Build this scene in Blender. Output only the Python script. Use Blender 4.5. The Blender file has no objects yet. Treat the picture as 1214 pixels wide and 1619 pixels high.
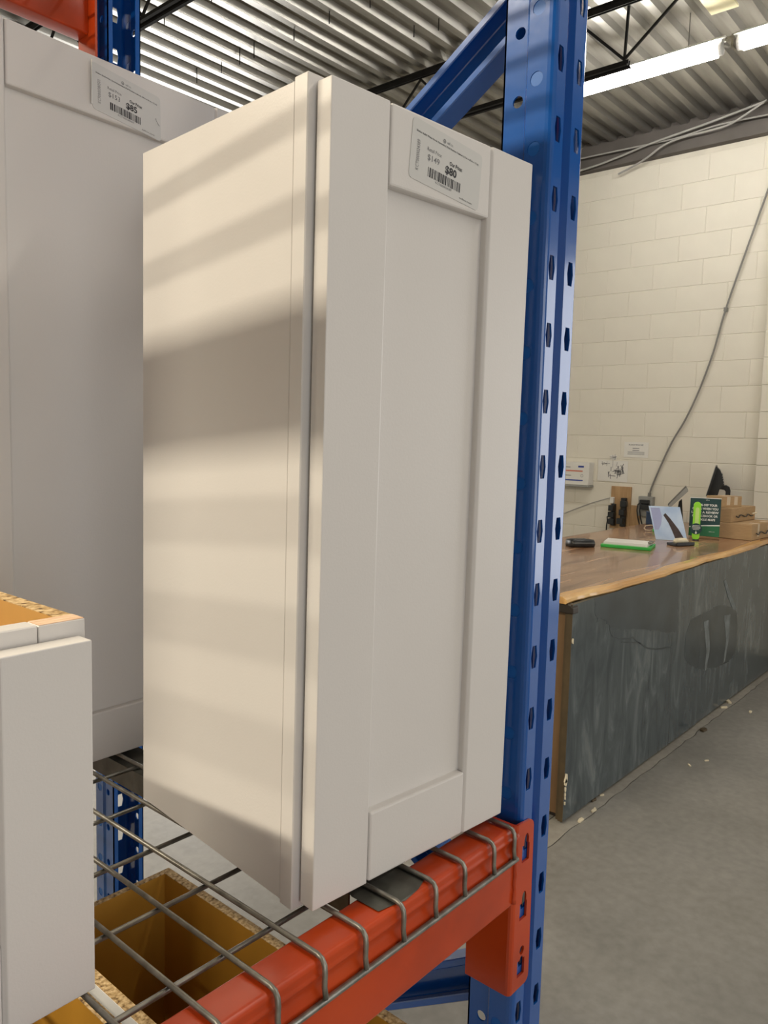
import bpy, bmesh, math, random
from mathutils import Matrix, Vector
from mathutils.geometry import tessellate_polygon
random.seed(7)
S = bpy.context.scene
COL = S.collection
PI = math.pi

# ------------------------------------------------------------------ camera
cam_d = bpy.data.cameras.new('camera')
cam_d.sensor_fit = 'HORIZONTAL'; cam_d.sensor_width = 36.0
cam_d.lens = 36.6062
cam_d.clip_start = 0.02; cam_d.clip_end = 100
cam = bpy.data.objects.new('camera', cam_d); COL.objects.link(cam)
RT = Vector((0.654414, -0.755700, 0.025812)).normalized()
FW = Vector((0.754106, 0.649811, -0.095165)).normalized()
UP = RT.cross(FW).normalized(); RT = FW.cross(UP).normalized()
m = Matrix.Identity(4)
for i in range(3):
    m[i][0] = RT[i]; m[i][1] = UP[i]; m[i][2] = -FW[i]
m.translation = Vector((-0.4897, -0.4980, 1.6000))
cam.matrix_world = m
S.camera = cam

# ------------------------------------------------------------------ view, world, lights
S.view_settings.view_transform = 'Standard'
S.view_settings.look = 'None'
S.view_settings.exposure = 0.32
S.view_settings.gamma = 1.0
S.view_settings.use_curve_mapping = False
W = bpy.data.worlds.new('world'); S.world = W; W.use_nodes = True
W.node_tree.nodes['Background'].inputs[0].default_value = (0.80, 0.90, 1.0, 1)
W.node_tree.nodes['Background'].inputs[1].default_value = 0.3

def area(name, loc, rot, sx, sy, energy, color):
    l = bpy.data.lights.new(name, 'AREA'); l.shape = 'RECTANGLE'; l.size = sx; l.size_y = sy
    l.energy = energy; l.color = color
    o = bpy.data.objects.new(name, l); COL.objects.link(o)
    o.location = loc; o.rotation_euler = rot
    return o
WARM = (1.0, 0.89, 0.69); MID = (1.0, 0.92, 0.80); DAY = (1.0, 0.98, 0.95)
# fluorescent rows under the roof (beyond the frame); each row sends light down and up
def row(name, x, y, ln, w, down, up, col):
    area(name, (x, y, 3.86), (0, 0, 0), w, ln, down, col)
    area(name + '_up', (x, y, 3.92), (PI, 0, 0), w, ln, up, col)
row('strip_row_aisle', -2.0, 2.0, 3.4, 0.065, 240, 10, WARM)
row('strip_row_middle', 1.16, -3.6, 6.0, 0.05, 68, 8, MID)
row('strip_row_back', 1.16, 8.0, 7.0, 0.05, 50, 12, MID)
# daylight through the openings in the right, front and back walls
area('daylight_right', (6.05, -3.1, 1.7), (0, PI/2, 0), 3.0, 3.0, 62, DAY)
area('daylight_front', (-3.0, -6.98, 2.0), (PI/2, 0, 0), 5.0, 3.2, 104, DAY)
area('daylight_back', (3.2, 11.98, 2.1), (-PI/2, 0, 0), 5.0, 3.0, 40, DAY)
area('daylight_dock', (6.05, 9.7, 1.65), (0, PI/2, 0), 3.1, 4.6, 300, DAY)

# ------------------------------------------------------------------ materials
def nt(name):
    mt = bpy.data.materials.new(name); mt.use_nodes = True
    return mt, mt.node_tree, mt.node_tree.nodes['Principled BSDF']
def N(t, typ, **kw):
    n = t.nodes.new(typ)
    for k, v in kw.items():
        setattr(n, k, v)
    return n
def plain(name, rgb, rough=0.5, metal=0.0, var=0.06, scale=12.0, bump=0.0, bscale=200.0, spec=0.5, coat=0.0, stretch=None):
    mt, t, b = nt(name)
    b.inputs['Roughness'].default_value = rough; b.inputs['Metallic'].default_value = metal
    b.inputs['Specular IOR Level'].default_value = spec
    if coat:
        b.inputs['Coat Weight'].default_value = coat; b.inputs['Coat Roughness'].default_value = 0.08
    co = N(t, 'ShaderNodeTexCoord'); src = co.outputs['Object']
    if stretch:
        mp = N(t, 'ShaderNodeMapping'); mp.inputs['Scale'].default_value = stretch
        t.links.new(src, mp.inputs[0]); src = mp.outputs[0]
    nz = N(t, 'ShaderNodeTexNoise'); nz.inputs['Scale'].default_value = scale; nz.inputs['Detail'].default_value = 4
    t.links.new(src, nz.inputs['Vector'])
    rp = N(t, 'ShaderNodeValToRGB')
    rp.color_ramp.elements[0].position = 0.3; rp.color_ramp.elements[1].position = 0.7
    rp.color_ramp.elements[0].color = tuple(max(0, c*(1-var)) for c in rgb) + (1,)
    rp.color_ramp.elements[1].color = tuple(min(1, c*(1+var)) for c in rgb) + (1,)
    t.links.new(nz.outputs['Fac'], rp.inputs[0]); t.links.new(rp.outputs[0], b.inputs['Base Color'])
    if bump:
        n2 = N(t, 'ShaderNodeTexNoise'); n2.inputs['Scale'].default_value = bscale; n2.inputs['Detail'].default_value = 2
        t.links.new(src, n2.inputs['Vector'])
        bp = N(t, 'ShaderNodeBump'); bp.inputs['Strength'].default_value = bump; bp.inputs['Distance'].default_value = 0.002
        t.links.new(n2.outputs['Fac'], bp.inputs['Height']); t.links.new(bp.outputs[0], b.inputs['Normal'])
    return mt
def ramp_mat(name, stops, scale, rough=0.7, detail=6, stretch=(1, 1, 1), metal=0.0, distort=0.0, bump=0.0, coat=0.0):
    mt, t, b = nt(name)
    b.inputs['Roughness'].default_value = rough; b.inputs['Metallic'].default_value = metal
    if coat:
        b.inputs['Coat Weight'].default_value = coat; b.inputs['Coat Roughness'].default_value = 0.1
    co = N(t, 'ShaderNodeTexCoord'); mp = N(t, 'ShaderNodeMapping'); mp.inputs['Scale'].default_value = stretch
    t.links.new(co.outputs['Object'], mp.inputs[0])
    nz = N(t, 'ShaderNodeTexNoise'); nz.inputs['Scale'].default_value = scale; nz.inputs['Detail'].default_value = detail
    nz.inputs['Distortion'].default_value = distort
    t.links.new(mp.outputs[0], nz.inputs['Vector'])
    rp = N(t, 'ShaderNodeValToRGB'); cr = rp.color_ramp
    cr.elements[0].position, cr.elements[0].color = stops[0][0], stops[0][1] + (1,)
    cr.elements[1].position, cr.elements[1].color = stops[-1][0], stops[-1][1] + (1,)
    for p, c in stops[1:-1]:
        e = cr.elements.new(p); e.color = c + (1,)
    t.links.new(nz.outputs['Fac'], rp.inputs[0]); t.links.new(rp.outputs[0], b.inputs['Base Color'])
    if bump:
        bp = N(t, 'ShaderNodeBump'); bp.inputs['Strength'].default_value = bump; bp.inputs['Distance'].default_value = 0.003
        t.links.new(nz.outputs['Fac'], bp.inputs['Height']); t.links.new(bp.outputs[0], b.inputs['Normal'])
    return mt
def glow(name, rgb, strength):
    mt, t, b = nt(name)
    b.inputs['Base Color'].default_value = rgb + (1,)
    b.inputs['Emission Color'].default_value = rgb + (1,)
    b.inputs['Emission Strength'].default_value = strength
    return mt

M = {}
M['white'] = plain('white_lacquer', (0.66, 0.635, 0.615), rough=0.34, var=0.012, scale=5, bump=0.05, bscale=420)
M['highlight'] = plain('highlight_white', (0.92, 0.92, 0.90), rough=0.3, var=0.01)  # extra white that stands in for a highlight on the door stile
M['white_edge'] = plain('white_foil', (0.72, 0.72, 0.72), rough=0.4, var=0.02)
M['particle'] = ramp_mat('particle_board', [(0.30, (0.10, 0.05, 0.018)), (0.45, (0.40, 0.26, 0.11)), (0.62, (0.62, 0.45, 0.24)), (0.75, (0.74, 0.58, 0.36))], 170, rough=0.85, detail=3, bump=0.4)
M['mapleshade'] = plain('maple_print_shaded', (0.46, 0.23, 0.026), rough=0.55, var=0.08, scale=14, stretch=(1, 1, .12))  # maple print with the shade inside the base cabinets put into its colour
M['melamine'] = plain('maple_print', (0.52, 0.29, 0.085), rough=0.5, var=0.08, scale=14, stretch=(1, 1, .12))
M['rawwood'] = ramp_mat('raw_end_grain', [(0.3, (0.55, 0.34, 0.2)), (0.7, (0.78, 0.56, 0.4))], 60, rough=0.8, stretch=(1, 6, 1))
M['blue'] = plain('blue_powder_coat', (0.004, 0.085, 0.36), rough=0.19, var=0.06, scale=6, bump=0.12, bscale=28, coat=0.6, spec=0.5)
M['knock'] = plain('blue_knockout_lit', (0.010, 0.115, 0.42), rough=0.35, spec=0.3)  # post blue painted lighter, as if the tilted discs caught light
M['orange'] = ramp_mat('orange_enamel', [(0.25, (0.30, 0.030, 0.004)), (0.5, (0.47, 0.046, 0.005)), (0.75, (0.52, 0.058, 0.007))], 9, rough=0.3, detail=5, coat=0.12)
M['galv'] = ramp_mat('galvanised_wire', [(0.3, (0.20, 0.19, 0.165)), (0.7, (0.38, 0.365, 0.325))], 60, rough=0.42, metal=0.85)
M['galvdark'] = ramp_mat('galvanised_channel', [(0.3, (0.10, 0.10, 0.085)), (0.7, (0.19, 0.19, 0.165))], 40, rough=0.42, metal=0.8)
M['concrete'] = None
M['paint'] = plain('cream_block_paint', (0.70, 0.66, 0.565), rough=0.6, var=0.03, scale=3, bump=0.25, bscale=90)
M['joint'] = plain('cream_mortar', (0.66, 0.62, 0.525), rough=0.8, var=0.06, scale=8)
M['deck'] = ramp_mat('roof_deck_zinc', [(0.3, (0.27, 0.26, 0.235)), (0.7, (0.40, 0.39, 0.36))], 5, rough=0.33, metal=0.72, stretch=(.3, 3, 1))
M['joist'] = plain('dark_primer', (0.020, 0.019, 0.018), rough=0.85, var=0.2, spec=0.2)
M['ledger'] = plain('ledger_primer', (0.10, 0.088, 0.08), rough=0.7, var=0.15, scale=4)
M['black'] = plain('black_plastic', (0.014, 0.016, 0.018), rough=0.38, var=0.15)
M['grey'] = plain('grey_plastic', (0.30, 0.30, 0.28), rough=0.45)
M['pvc'] = plain('grey_cable', (0.20, 0.195, 0.18), rough=0.5)
M['paper'] = plain('paper', (0.72, 0.70, 0.65), rough=0.7, var=0.02)
M['labelpaper'] = plain('label_paper', (0.58, 0.575, 0.56), rough=0.35, var=0.01)
M['ink'] = plain('black_ink', (0.02, 0.02, 0.025), rough=0.6)
M['greyink'] = plain('grey_ink', (0.17, 0.17, 0.18), rough=0.6)
M['blueink'] = plain('blue_ink', (0.03, 0.06, 0.30), rough=0.6)
M['redink'] = plain('red_ink', (0.62, 0.22, 0.15), rough=0.6)
M['whiteink'] = plain('white_ink', (0.85, 0.85, 0.85), rough=0.6)
M['greenclip'] = plain('green_plastic', (0.03, 0.42, 0.06), rough=0.35)
M['lime'] = plain('lime_plastic', (0.35, 0.85, 0.06), rough=0.3, var=0.05)
M['card'] = plain('cardboard', (0.44, 0.29, 0.15), rough=0.8, var=0.08, scale=18, stretch=(1, 1, 6))
M['tape'] = plain('packing_tape', (0.62, 0.50, 0.36), rough=0.35)
M['signdark'] = plain('sign_navy', (0.018, 0.06, 0.065), rough=0.3)
M['signgreen'] = plain('sign_green', (0.025, 0.17, 0.075), rough=0.3)
M['photo'] = ramp_mat('picture_sky', [(0.35, (0.42, 0.56, 0.80)), (0.65, (0.62, 0.74, 0.92))], 7, rough=0.25)
M['photolilac'] = plain('picture_lilac', (0.38, 0.42, 0.66), rough=0.25)
M['leather'] = plain('picture_strap', (0.055, 0.035, 0.032), rough=0.3, var=0.3, scale=30)
M['ply'] = ramp_mat('plywood', [(0.3, (0.34, 0.20, 0.09)), (0.7, (0.50, 0.32, 0.16))], 8, rough=0.7, stretch=(1, 4, .4))
M['endboard'] = ramp_mat('brown_board', [(0.3, (0.10, 0.05, 0.018)), (0.7, (0.20, 0.115, 0.05))], 5, rough=0.6, stretch=(1, 1, .4))
M['edgeboard'] = plain('olive_edge', (0.075, 0.05, 0.022), rough=0.55, var=0.15, scale=20)
M['chip'] = plain('torn_fibre', (0.75, 0.66, 0.48), rough=0.9)
M['bluebox'] = plain('navy_card', (0.02, 0.045, 0.10), rough=0.5)
M['palepatch'] = plain('pale_board', (0.80, 0.74, 0.50), rough=0.6)
M['tube'] = glow('lit_tube', (1.0, 0.96, 0.89), 38.0)
M['lampwhite'] = plain('lamp_enamel', (0.7, 0.7, 0.68), rough=0.4)
# clear acrylic
mt, t, b = nt('clear_acrylic'); b.inputs['Base Color'].default_value = (.95, .97, .96, 1); b.inputs['Roughness'].default_value = 0.03
b.inputs['Transmission Weight'].default_value = 1.0; b.inputs['IOR'].default_value = 1.12; M['acrylic'] = mt
# concrete floor
mt, t, b = nt('concrete_floor')
co = N(t, 'ShaderNodeTexCoord')
n1 = N(t, 'ShaderNodeTexNoise'); n1.inputs['Scale'].default_value = 1.3; n1.inputs['Detail'].default_value = 8; n1.inputs['Roughness'].default_value = .62
n2 = N(t, 'ShaderNodeTexNoise'); n2.inputs['Scale'].default_value = 26; n2.inputs['Detail'].default_value = 5
t.links.new(co.outputs['Object'], n1.inputs['Vector']); t.links.new(co.outputs['Object'], n2.inputs['Vector'])
r1 = N(t, 'ShaderNodeValToRGB'); r1.color_ramp.elements[0].position = .3; r1.color_ramp.elements[1].position = .72
r1.color_ramp.elements[0].color = (.19, .18, .16, 1); r1.color_ramp.elements[1].color = (.30, .285, .26, 1)
r2 = N(t, 'ShaderNodeValToRGB'); r2.color_ramp.elements[0].position = .3; r2.color_ramp.elements[1].position = .7
r2.color_ramp.elements[0].color = (.86, .86, .86, 1); r2.color_ramp.elements[1].color = (1.08, 1.08, 1.08, 1)
mx = N(t, 'ShaderNodeMixRGB', blend_type='MULTIPLY'); mx.inputs[0].default_value = 1
t.links.new(n1.outputs['Fac'], r1.inputs[0]); t.links.new(n2.outputs['Fac'], r2.inputs[0])
t.links.new(r1.outputs[0], mx.inputs[1]); t.links.new(r2.outputs[0], mx.inputs[2]); t.links.new(mx.outputs[0], b.inputs['Base Color'])
rr = N(t, 'ShaderNodeMapRange'); rr.inputs['To Min'].default_value = .32; rr.inputs['To Max'].default_value = .6
t.links.new(n1.outputs['Fac'], rr.inputs['Value']); t.links.new(rr.outputs[0], b.inputs['Roughness'])
M['concrete'] = mt
# chalkboard: slate with wiped chalk smears
mt, t, b = nt('chalkboard')
b.inputs['Roughness'].default_value = 0.22
co = N(t, 'ShaderNodeTexCoord'); mp = N(t, 'ShaderNodeMapping'); mp.inputs['Scale'].default_value = (4.5, 1, 1.3)
mp.inputs['Rotation'].default_value = (0, .25, 0)
t.links.new(co.outputs['Object'], mp.inputs[0])
n1 = N(t, 'ShaderNodeTexNoise'); n1.inputs['Scale'].default_value = 1.9; n1.inputs['Detail'].default_value = 7; n1.inputs['Roughness'].default_value = .6; n1.inputs['Distortion'].default_value = 1.4
t.links.new(mp.outputs[0], n1.inputs['Vector'])
r1 = N(t, 'ShaderNodeValToRGB'); cr = r1.color_ramp
cr.elements[0].position = .34; cr.elements[0].color = (.045, .060, .068, 1)
cr.elements[1].position = .75; cr.elements[1].color = (.17, .195, .20, 1)
e = cr.elements.new(.55); e.color = (.078, .097, .105, 1)
t.links.new(n1.outputs['Fac'], r1.inputs[0]); t.links.new(r1.outputs[0], b.inputs['Base Color'])
M['chalk'] = mt
M['chalkmark'] = plain('chalk_smear', (.15, .168, .168), rough=0.6, var=.3, scale=20)
M['wiped'] = plain('wiped_slate', (.043, .056, .062), rough=0.3, var=.3, scale=6)
# timber worktop
def timber(name, a, b_, c):
    mt, t, b = nt(name)
    b.inputs['Roughness'].default_value = .27; b.inputs['Coat Weight'].default_value = .38; b.inputs['Coat Roughness'].default_value = .07
    co = N(t, 'ShaderNodeTexCoord'); mp = N(t, 'ShaderNodeMapping'); mp.inputs['Scale'].default_value = (.8, 9, 9)
    t.links.new(co.outputs['Object'], mp.inputs[0])
    nz = N(t, 'ShaderNodeTexNoise'); nz.inputs['Scale'].default_value = 1.5; nz.inputs['Detail'].default_value = 7; nz.inputs['Distortion'].default_value = .6
    t.links.new(mp.outputs[0], nz.inputs['Vector'])
    rp = N(t, 'ShaderNodeValToRGB'); cr = rp.color_ramp
    cr.elements[0].position = .3; cr.elements[0].color = a + (1,); cr.elements[1].position = .72; cr.elements[1].color = c + (1,)
    e = cr.elements.new(.5); e.color = b_ + (1,)
    t.links.new(nz.outputs['Fac'], rp.inputs[0]); t.links.new(rp.outputs[0], b.inputs['Base Color'])
    return mt
M['timber'] = timber('walnut_slab', (.16, .070, .032), (.33, .17, .085), (.54, .33, .19))
M['liveedge'] = timber('sapwood_edge', (.33, .14, .04), (.62, .34, .11), (.78, .50, .20))

# ------------------------------------------------------------------ geometry helpers
WM = {}
class MB:
    def __init__(s): s.v = []; s.f = []
    def add(s, vs, fs):
        o = len(s.v); s.v += [Vector(p) for p in vs]; s.f += [tuple(o+i for i in f) for f in fs]; return s
    def box(s, x0, x1, y0, y1, z0, z1):
        return s.add([(x0,y0,z0),(x1,y0,z0),(x1,y1,z0),(x0,y1,z0),(x0,y0,z1),(x1,y0,z1),(x1,y1,z1),(x0,y1,z1)],
                     [(0,3,2,1),(4,5,6,7),(0,1,5,4),(1,2,6,5),(2,3,7,6),(3,0,4,7)])
    def prism(s, poly, O, U, V, D):
        """poly of (u,v) in the plane O+uU+vV, extruded by vector D"""
        O, U, V, D = map(Vector, (O, U, V, D)); n = len(poly)
        a = [O+U*p[0]+V*p[1] for p in poly]; b_ = [p+D for p in a]
        flip = U.cross(V).dot(D) > 0
        f = []
        tri = tessellate_polygon([[Vector((p[0], p[1], 0)) for p in poly]])
        for tr in tri: f.append(tuple(tr)); f.append(tuple(n+i for i in reversed(tr)))
        for i in range(n):
            j = (i+1) % n; f.append((i, j, n+j, n+i))
        return s.add(a+b_, f)
    def tube(s, path, r, n=8, cap=True):
        P = [Vector(p) for p in path]; rings = []; prev = None
        for i, p in enumerate(P):
            d = (P[min(i+1, len(P)-1)]-P[max(i-1, 0)]).normalized()
            if prev is None:
                a = d.orthogonal().normalized()
            else:
                a = (prev-d*prev.dot(d)).normalized()
            prev = a; c = d.cross(a)
            rr = r[i] if isinstance(r, (list, tuple)) else r
            rings.append([p+(a*math.cos(2*PI*k/n)+c*math.sin(2*PI*k/n))*rr for k in range(n)])
        vs = [q for rg in rings for q in rg]; fs = []
        for i in range(len(P)-1):
            for k in range(n):
                fs.append((i*n+k, i*n+(k+1) % n, (i+1)*n+(k+1) % n, (i+1)*n+k))
        if cap:
            fs.append(tuple(range(n-1, -1, -1))); fs.append(tuple((len(P)-1)*n+k for k in range(n)))
        return s.add(vs, fs)
    def disc(s, c, nrm, r, h, n=20):
        c = Vector(c); nrm = Vector(nrm).normalized(); return s.tube([c, c+nrm*h], r, n)
def build(name, mb, mat, parent=None, bevel=0.0, seg=2, smooth=False, solid=0.0, fixn=True):
    me = bpy.data.meshes.new(name)
    vs = mb.v
    if parent is not None:
        inv = WM[parent.name].inverted(); vs = [inv @ p for p in vs]
    me.from_pydata([tuple(p) for p in vs], [], mb.f)
    if fixn:
        bm = bmesh.new(); bm.from_mesh(me)
        bmesh.ops.recalc_face_normals(bm, faces=bm.faces); bm.to_mesh(me); bm.free()
    me.materials.append(mat)
    if smooth:
        me.polygons.foreach_set('use_smooth', [True]*len(me.polygons))
    o = bpy.data.objects.new(name, me); COL.objects.link(o)
    WM[o.name] = Matrix.Identity(4) if parent is None else WM[parent.name].copy()
    if parent is not None: o.parent = parent
    if solid:
        md = o.modifiers.new('solid', 'SOLIDIFY'); md.thickness = solid; md.offset = -1
    if bevel:
        md = o.modifiers.new('bevel', 'BEVEL'); md.width = bevel; md.segments = seg; md.limit_method = 'ANGLE'; md.angle_limit = 0.6
        md.harden_normals = False
    return o
def rebase(o, P):
    """move a top-level mesh's origin to P (its place in the scene)"""
    P = Vector(P)
    for v in o.data.vertices: v.co -= P
    o.location = P; WM[o.name] = Matrix.Translation(P)
    return o
def tag(o, label=None, cat=None, group=None, kind=None):
    if label: o['label'] = label
    if cat: o['category'] = cat
    if group: o['group'] = group
    if kind: o['kind'] = kind
    return o
def thing(name, label, cat, mat4=None, group=None, kind=None):
    o = bpy.data.objects.new(name, None); COL.objects.link(o); o.empty_display_size = 0.05
    mat4 = mat4 or Matrix.Identity(4)
    o.matrix_world = mat4; WM[o.name] = mat4.copy()
    return tag(o, label, cat, group, kind)
def at(x, y, z, yaw=0.0):
    return Matrix.Translation((x, y, z)) @ Matrix.Rotation(yaw, 4, 'Z')
class LMB(MB):
    """builder whose coordinates are local to a 4x4 frame"""
    def __init__(s, mat4): super().__init__(); s.m = mat4
    def add(s, vs, fs):
        return super().add([s.m @ Vector(p) for p in vs], fs)
_txt = {}
def text_polys(body, bold=0.0):
    k = (body, bold)
    if k not in _txt:
        cu = bpy.data.curves.new('t', 'FONT'); cu.body = body; cu.size = 1.0; cu.resolution_u = 2; cu.offset = bold
        ob = bpy.data.objects.new('t', cu); COL.objects.link(ob)
        dg = bpy.context.evaluated_depsgraph_get(); dg.update()
        me = bpy.data.meshes.new_from_object(ob.evaluated_get(dg))
        vs = [v.co.copy() for v in me.vertices]; fs = [tuple(p.vertices) for p in me.polygons]
        bpy.data.objects.remove(ob); bpy.data.curves.remove(cu); bpy.data.meshes.remove(me)
        _txt[k] = (vs, fs)
    return _txt[k]
def put_text(mb, body, O, U, V, width=None, height=None, bold=0.0, align='L'):
    """flat lettering in the plane O+uU+vV; width/height give the size of the ink"""
    vs, fs = text_polys(body, bold)
    if not vs: return
    x0 = min(v.x for v in vs); x1 = max(v.x for v in vs); h = 0.70
    sy = (height / h) if height else width/(x1-x0)
    sx = (width/(x1-x0)) if width else sy
    O, U, V = map(Vector, (O, U, V))
    sh = {'L': 0, 'C': (x1-x0)/2, 'R': (x1-x0)}[align]
    mb.add([O+U*((v.x-x0-sh)*sx)+V*(v.y*sy) for v in vs], fs)
def quad(mb, O, U, V, u0, u1, v0, v1):
    O, U, V = map(Vector, (O, U, V))
    mb.add([O+U*u0+V*v0, O+U*u1+V*v0, O+U*u1+V*v1, O+U*u0+V*v1], [(0, 1, 2, 3)])
def rrect(w, h, r, n=4):
    p = []
    for cx, cy, a0 in ((w-r, r, -PI/2), (w-r, h-r, 0), (r, h-r, PI/2), (r, r, PI)):
        for k in range(n+1):
            a = a0+PI/2*k/n; p.append((cx+r*math.cos(a), cy+r*math.sin(a)))
    return p

# ------------------------------------------------------------------ the room
XW = 6.0           # inner face of the right wall
def struct(name, mb, mat, **k): return tag(build(name, mb, mat, **k), kind='structure')
# floor: two concrete pours, a ragged crack between them along the counter
floor = struct('floor', MB().box(-7.2, 6.3, -7.2, 12.2, -.20, -.012), M['concrete'])
rng = random.Random(3)
xs = [-7.2+0.06*i for i in range(int(13.5/.06)+1)]
edge = [(x, 0.9155+0.0085*max(0, min(1, (x-2.2)/2.8))*1.0+rng.uniform(-.006, .006)) for x in xs]
build('slab', MB().prism([(-7.2, -7.2), (6.3, -7.2)] + [(x, y-.003-rng.random()*.003) for x, y in reversed(edge)], (0,0,-.012), (1,0,0), (0,1,0), (0,0,.012)), M['concrete'], floor)
mt2 = M['concrete'].copy(); mt2.name = 'concrete_strip'
for n_ in mt2.node_tree.nodes:
    if n_.type == 'VALTORGB' and n_.color_ramp.elements[0].color[0] < .5:
        n_.color_ramp.elements[0].color = (.27, .25, .215, 1); n_.color_ramp.elements[1].color = (.38, .355, .31, 1)
build('slab', MB().prism([(x, y) for x, y in edge] + [(6.3, 1.02), (-7.2, 1.02)], (0,0,-.012), (1,0,0), (0,1,0), (0,0,.012)), mt2, floor)
build('slab', MB().box(-7.2, 6.3, 1.024, 12.2, -.012, 0), M['concrete'], floor)
# right wall: painted blocks in running bond
wr = MB()
wr.box(XW+.003, XW+.25, -1.5, 7.3, 0, 4.2).box(XW+.003, XW+.25, 7.3, 12.05, 3.25, 4.2).box(XW+.003, XW+.25, 12.05, 12.2, 0, 4.2)
wr.box(XW+.003, XW+.25, -7.2, -4.65, 0, 4.2); wr.box(XW+.003, XW+.25, -4.65, -1.5, 3.25, 4.2)
wall = struct('wall_right', wr, M['joint'])
bw, bh, jt = .4064, .2032, .0022
blk = None
for r in range(19):
    z0 = 1.664+(r-8)*bh
    off_ = 2.2 if (r % 2 == 0) else 2.2-bw/2
    for k in range(-6, 6):
        y0 = off_+k*bw
        if y0 > 4.2 or y0 < .2: continue
        if z0+bh > 3.96 or z0 < -.03: continue
        if blk is None:
            mb = MB().box(-.015+.0, .0, jt/2, bw-jt/2, jt/2, bh-jt/2)
            blk = build('block', mb, M['paint'], None, bevel=.003, seg=1); blk.parent = wall; o = blk
            blk.data.transform(Matrix.Translation((.0145, 0, 0)))
        else:
            o = blk.copy(); COL.objects.link(o); o.parent = wall
        o.location = (XW+rng.uniform(-.0006, .0006), y0, z0)
        WM[o.name] = Matrix.Translation(o.location)
# pilaster at the right, of the same blocks
pil = tag(build('trim_1', MB().box(5.905, XW+.01, .62, 1.262, 0, 3.94), M['joint']), kind='structure')
pb = None
for r in range(19):
    z0 = 1.664+(r-8)*bh
    if z0 < -.03 or z0+bh > 3.95: continue
    for y0, w_ in (((.62, .322), (.942, .322)) if r % 2 == 0 else ((.62, .16), (.78, .482))):
        o = build('block', MB().box(5.892, 5.9055, y0+jt/2, y0+w_-jt/2, z0+jt/2, z0+bh-jt/2), M['paint'], pil, bevel=.003, seg=1)
struct('wall_left', MB().box(-7.2, -7.0, -7.2, 12.2, 0, 4.2), M['paint'])
wf = MB(); wf.box(-7.2, -5.6, -7.2, -7.0, 0, 4.2).box(-.4, 6.3, -7.2, -7.0, 0, 4.2).box(-5.6, -.4, -7.2, -7.0, 3.7, 4.2).box(-5.6, -.4, -7.2, -7.0, 0, .35)
struct('wall_front', wf, M['paint'])
wb = MB(); wb.box(-7.2, .6, 12.0, 12.2, 0, 4.2).box(5.8, 6.3, 12.0, 12.2, 0, 4.2).box(.6, 5.8, 12.0, 12.2, 3.7, 4.2).box(.6, 5.8, 12.0, 12.2, 0, .5)
struct('wall_back', wb, M['paint'])
# steel ledger above the block wall
struct('trim_2', MB().box(5.93, XW+.2, -7.0, 12.0, 3.94, 4.03).box(5.965, XW+.2, -7.0, 12.0, 4.03, 4.158).box(5.992, XW+.2, -7.0, 12.0, 4.158, 4.213), M['ledger'])
# roof: corrugated deck sheets, ribs along x every 6 in
ceil = struct('ceiling', MB().box(-7.2, 6.3, -7.2, 12.2, 4.215, 4.3), M['joist'])
pitch = .1524; ph = 2.0869-.046
zl, zu = 4.160, 4.200
def deck_profile(n):
    p = []
    for k in range(n):
        y = k*pitch
        p += [(y, zu), (y+.074, zu), (y+.088, zl), (y+.138, zl)]
    p.append((n*pitch, zu))
    return p
prof = deck_profile(6)
dp = None
y0 = ph-60*pitch
for k in range(21):
    if dp is None:
        vs = []; fs = []
        for (yy, zz) in prof: vs += [(-7.0, yy, zz), (5.99, yy, zz)]
        for i in range(len(prof)-1): fs.append((2*i, 2*i+1, 2*i+3, 2*i+2))
        dp = build('deck_panel', MB().add(vs, fs), M['deck'], None, fixn=False); dp.parent = ceil
        md = dp.modifiers.new('solid', 'SOLIDIFY'); md.thickness = .0012; md.offset = 1
        o = dp
    else:
        o = dp.copy(); COL.objects.link(o); o.parent = ceil
    o.location = (0, y0+k*6*pitch, rng.uniform(-.0008, .0008)); WM[o.name] = Matrix.Translation(o.location)
# roofing screws poking through the deck
sc = build('screw', MB().tube([(0,0,0), (0,0,-.105)], .0035, 6), M['joist'], None); sc.parent = ceil
first = True
for x, y in ((3.03, 3.78), (3.03, 4.13), (3.035, 3.395), (3.02, 4.40), (3.03, 3.075), (3.05, 2.76), (3.47, 2.77), (3.50, 2.60), (2.42, 3.90), (3.03, 3.93), (2.44, 3.45)):
    o = sc if first else sc.copy()
    if not first: COL.objects.link(o); o.parent = ceil
    first = False
    o.location = (x, y, 4.195); WM[o.name] = Matrix.Translation(o.location)
build('pale_board', MB().box(3.2, 4.44, 1.132, 1.286, 4.143, 4.157), M['palepatch'], ceil)['label'] = 'pale yellow board in the roof deck'

# open-web bar joists
def joist(x, label):
    t = thing('bar_joist', label, 'joist', at(x, 0, 3.78), group='bar joists under the roof')
    for zc, nm in ((3.785, 'bottom_chord'), (4.105, 'top_chord')):
        s_ = 1 if nm == 'top_chord' else -1
        mb = MB()
        for sd in (-1, 1):
            ys = 1.56 if s_ < 0 else 1.12
            mb.prism([(sd*.008, -s_*.0), (sd*.032, 0), (sd*.032, s_*.005), (sd*.013, s_*.005), (sd*.013, -s_*.030), (sd*.008, -s_*.030)], (x, ys, zc+s_*.025), (1,0,0), (0,0,1), (0, 11.98-ys, 0))
        build(nm, mb, M['joist'], t)
    y = 1.5921
    build('web_rod', MB().tube([(x, y-.012, 4.09), (x, y-.002, 3.80)], .009, 6), M['joist'], t)
    while y < 11.5:
        for sgn in (-1, 1):
            build('web_rod', MB().tube([(x, y+sgn*(.36 if (y < 1.6 and sgn < 0) else .30), 4.09), (x, y, 3.80)], .009, 6), M['joist'], t)
        y += .60
    return t
joist(1.95, 'black open-web roof joist crossing above the rear blue rack post')
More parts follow.
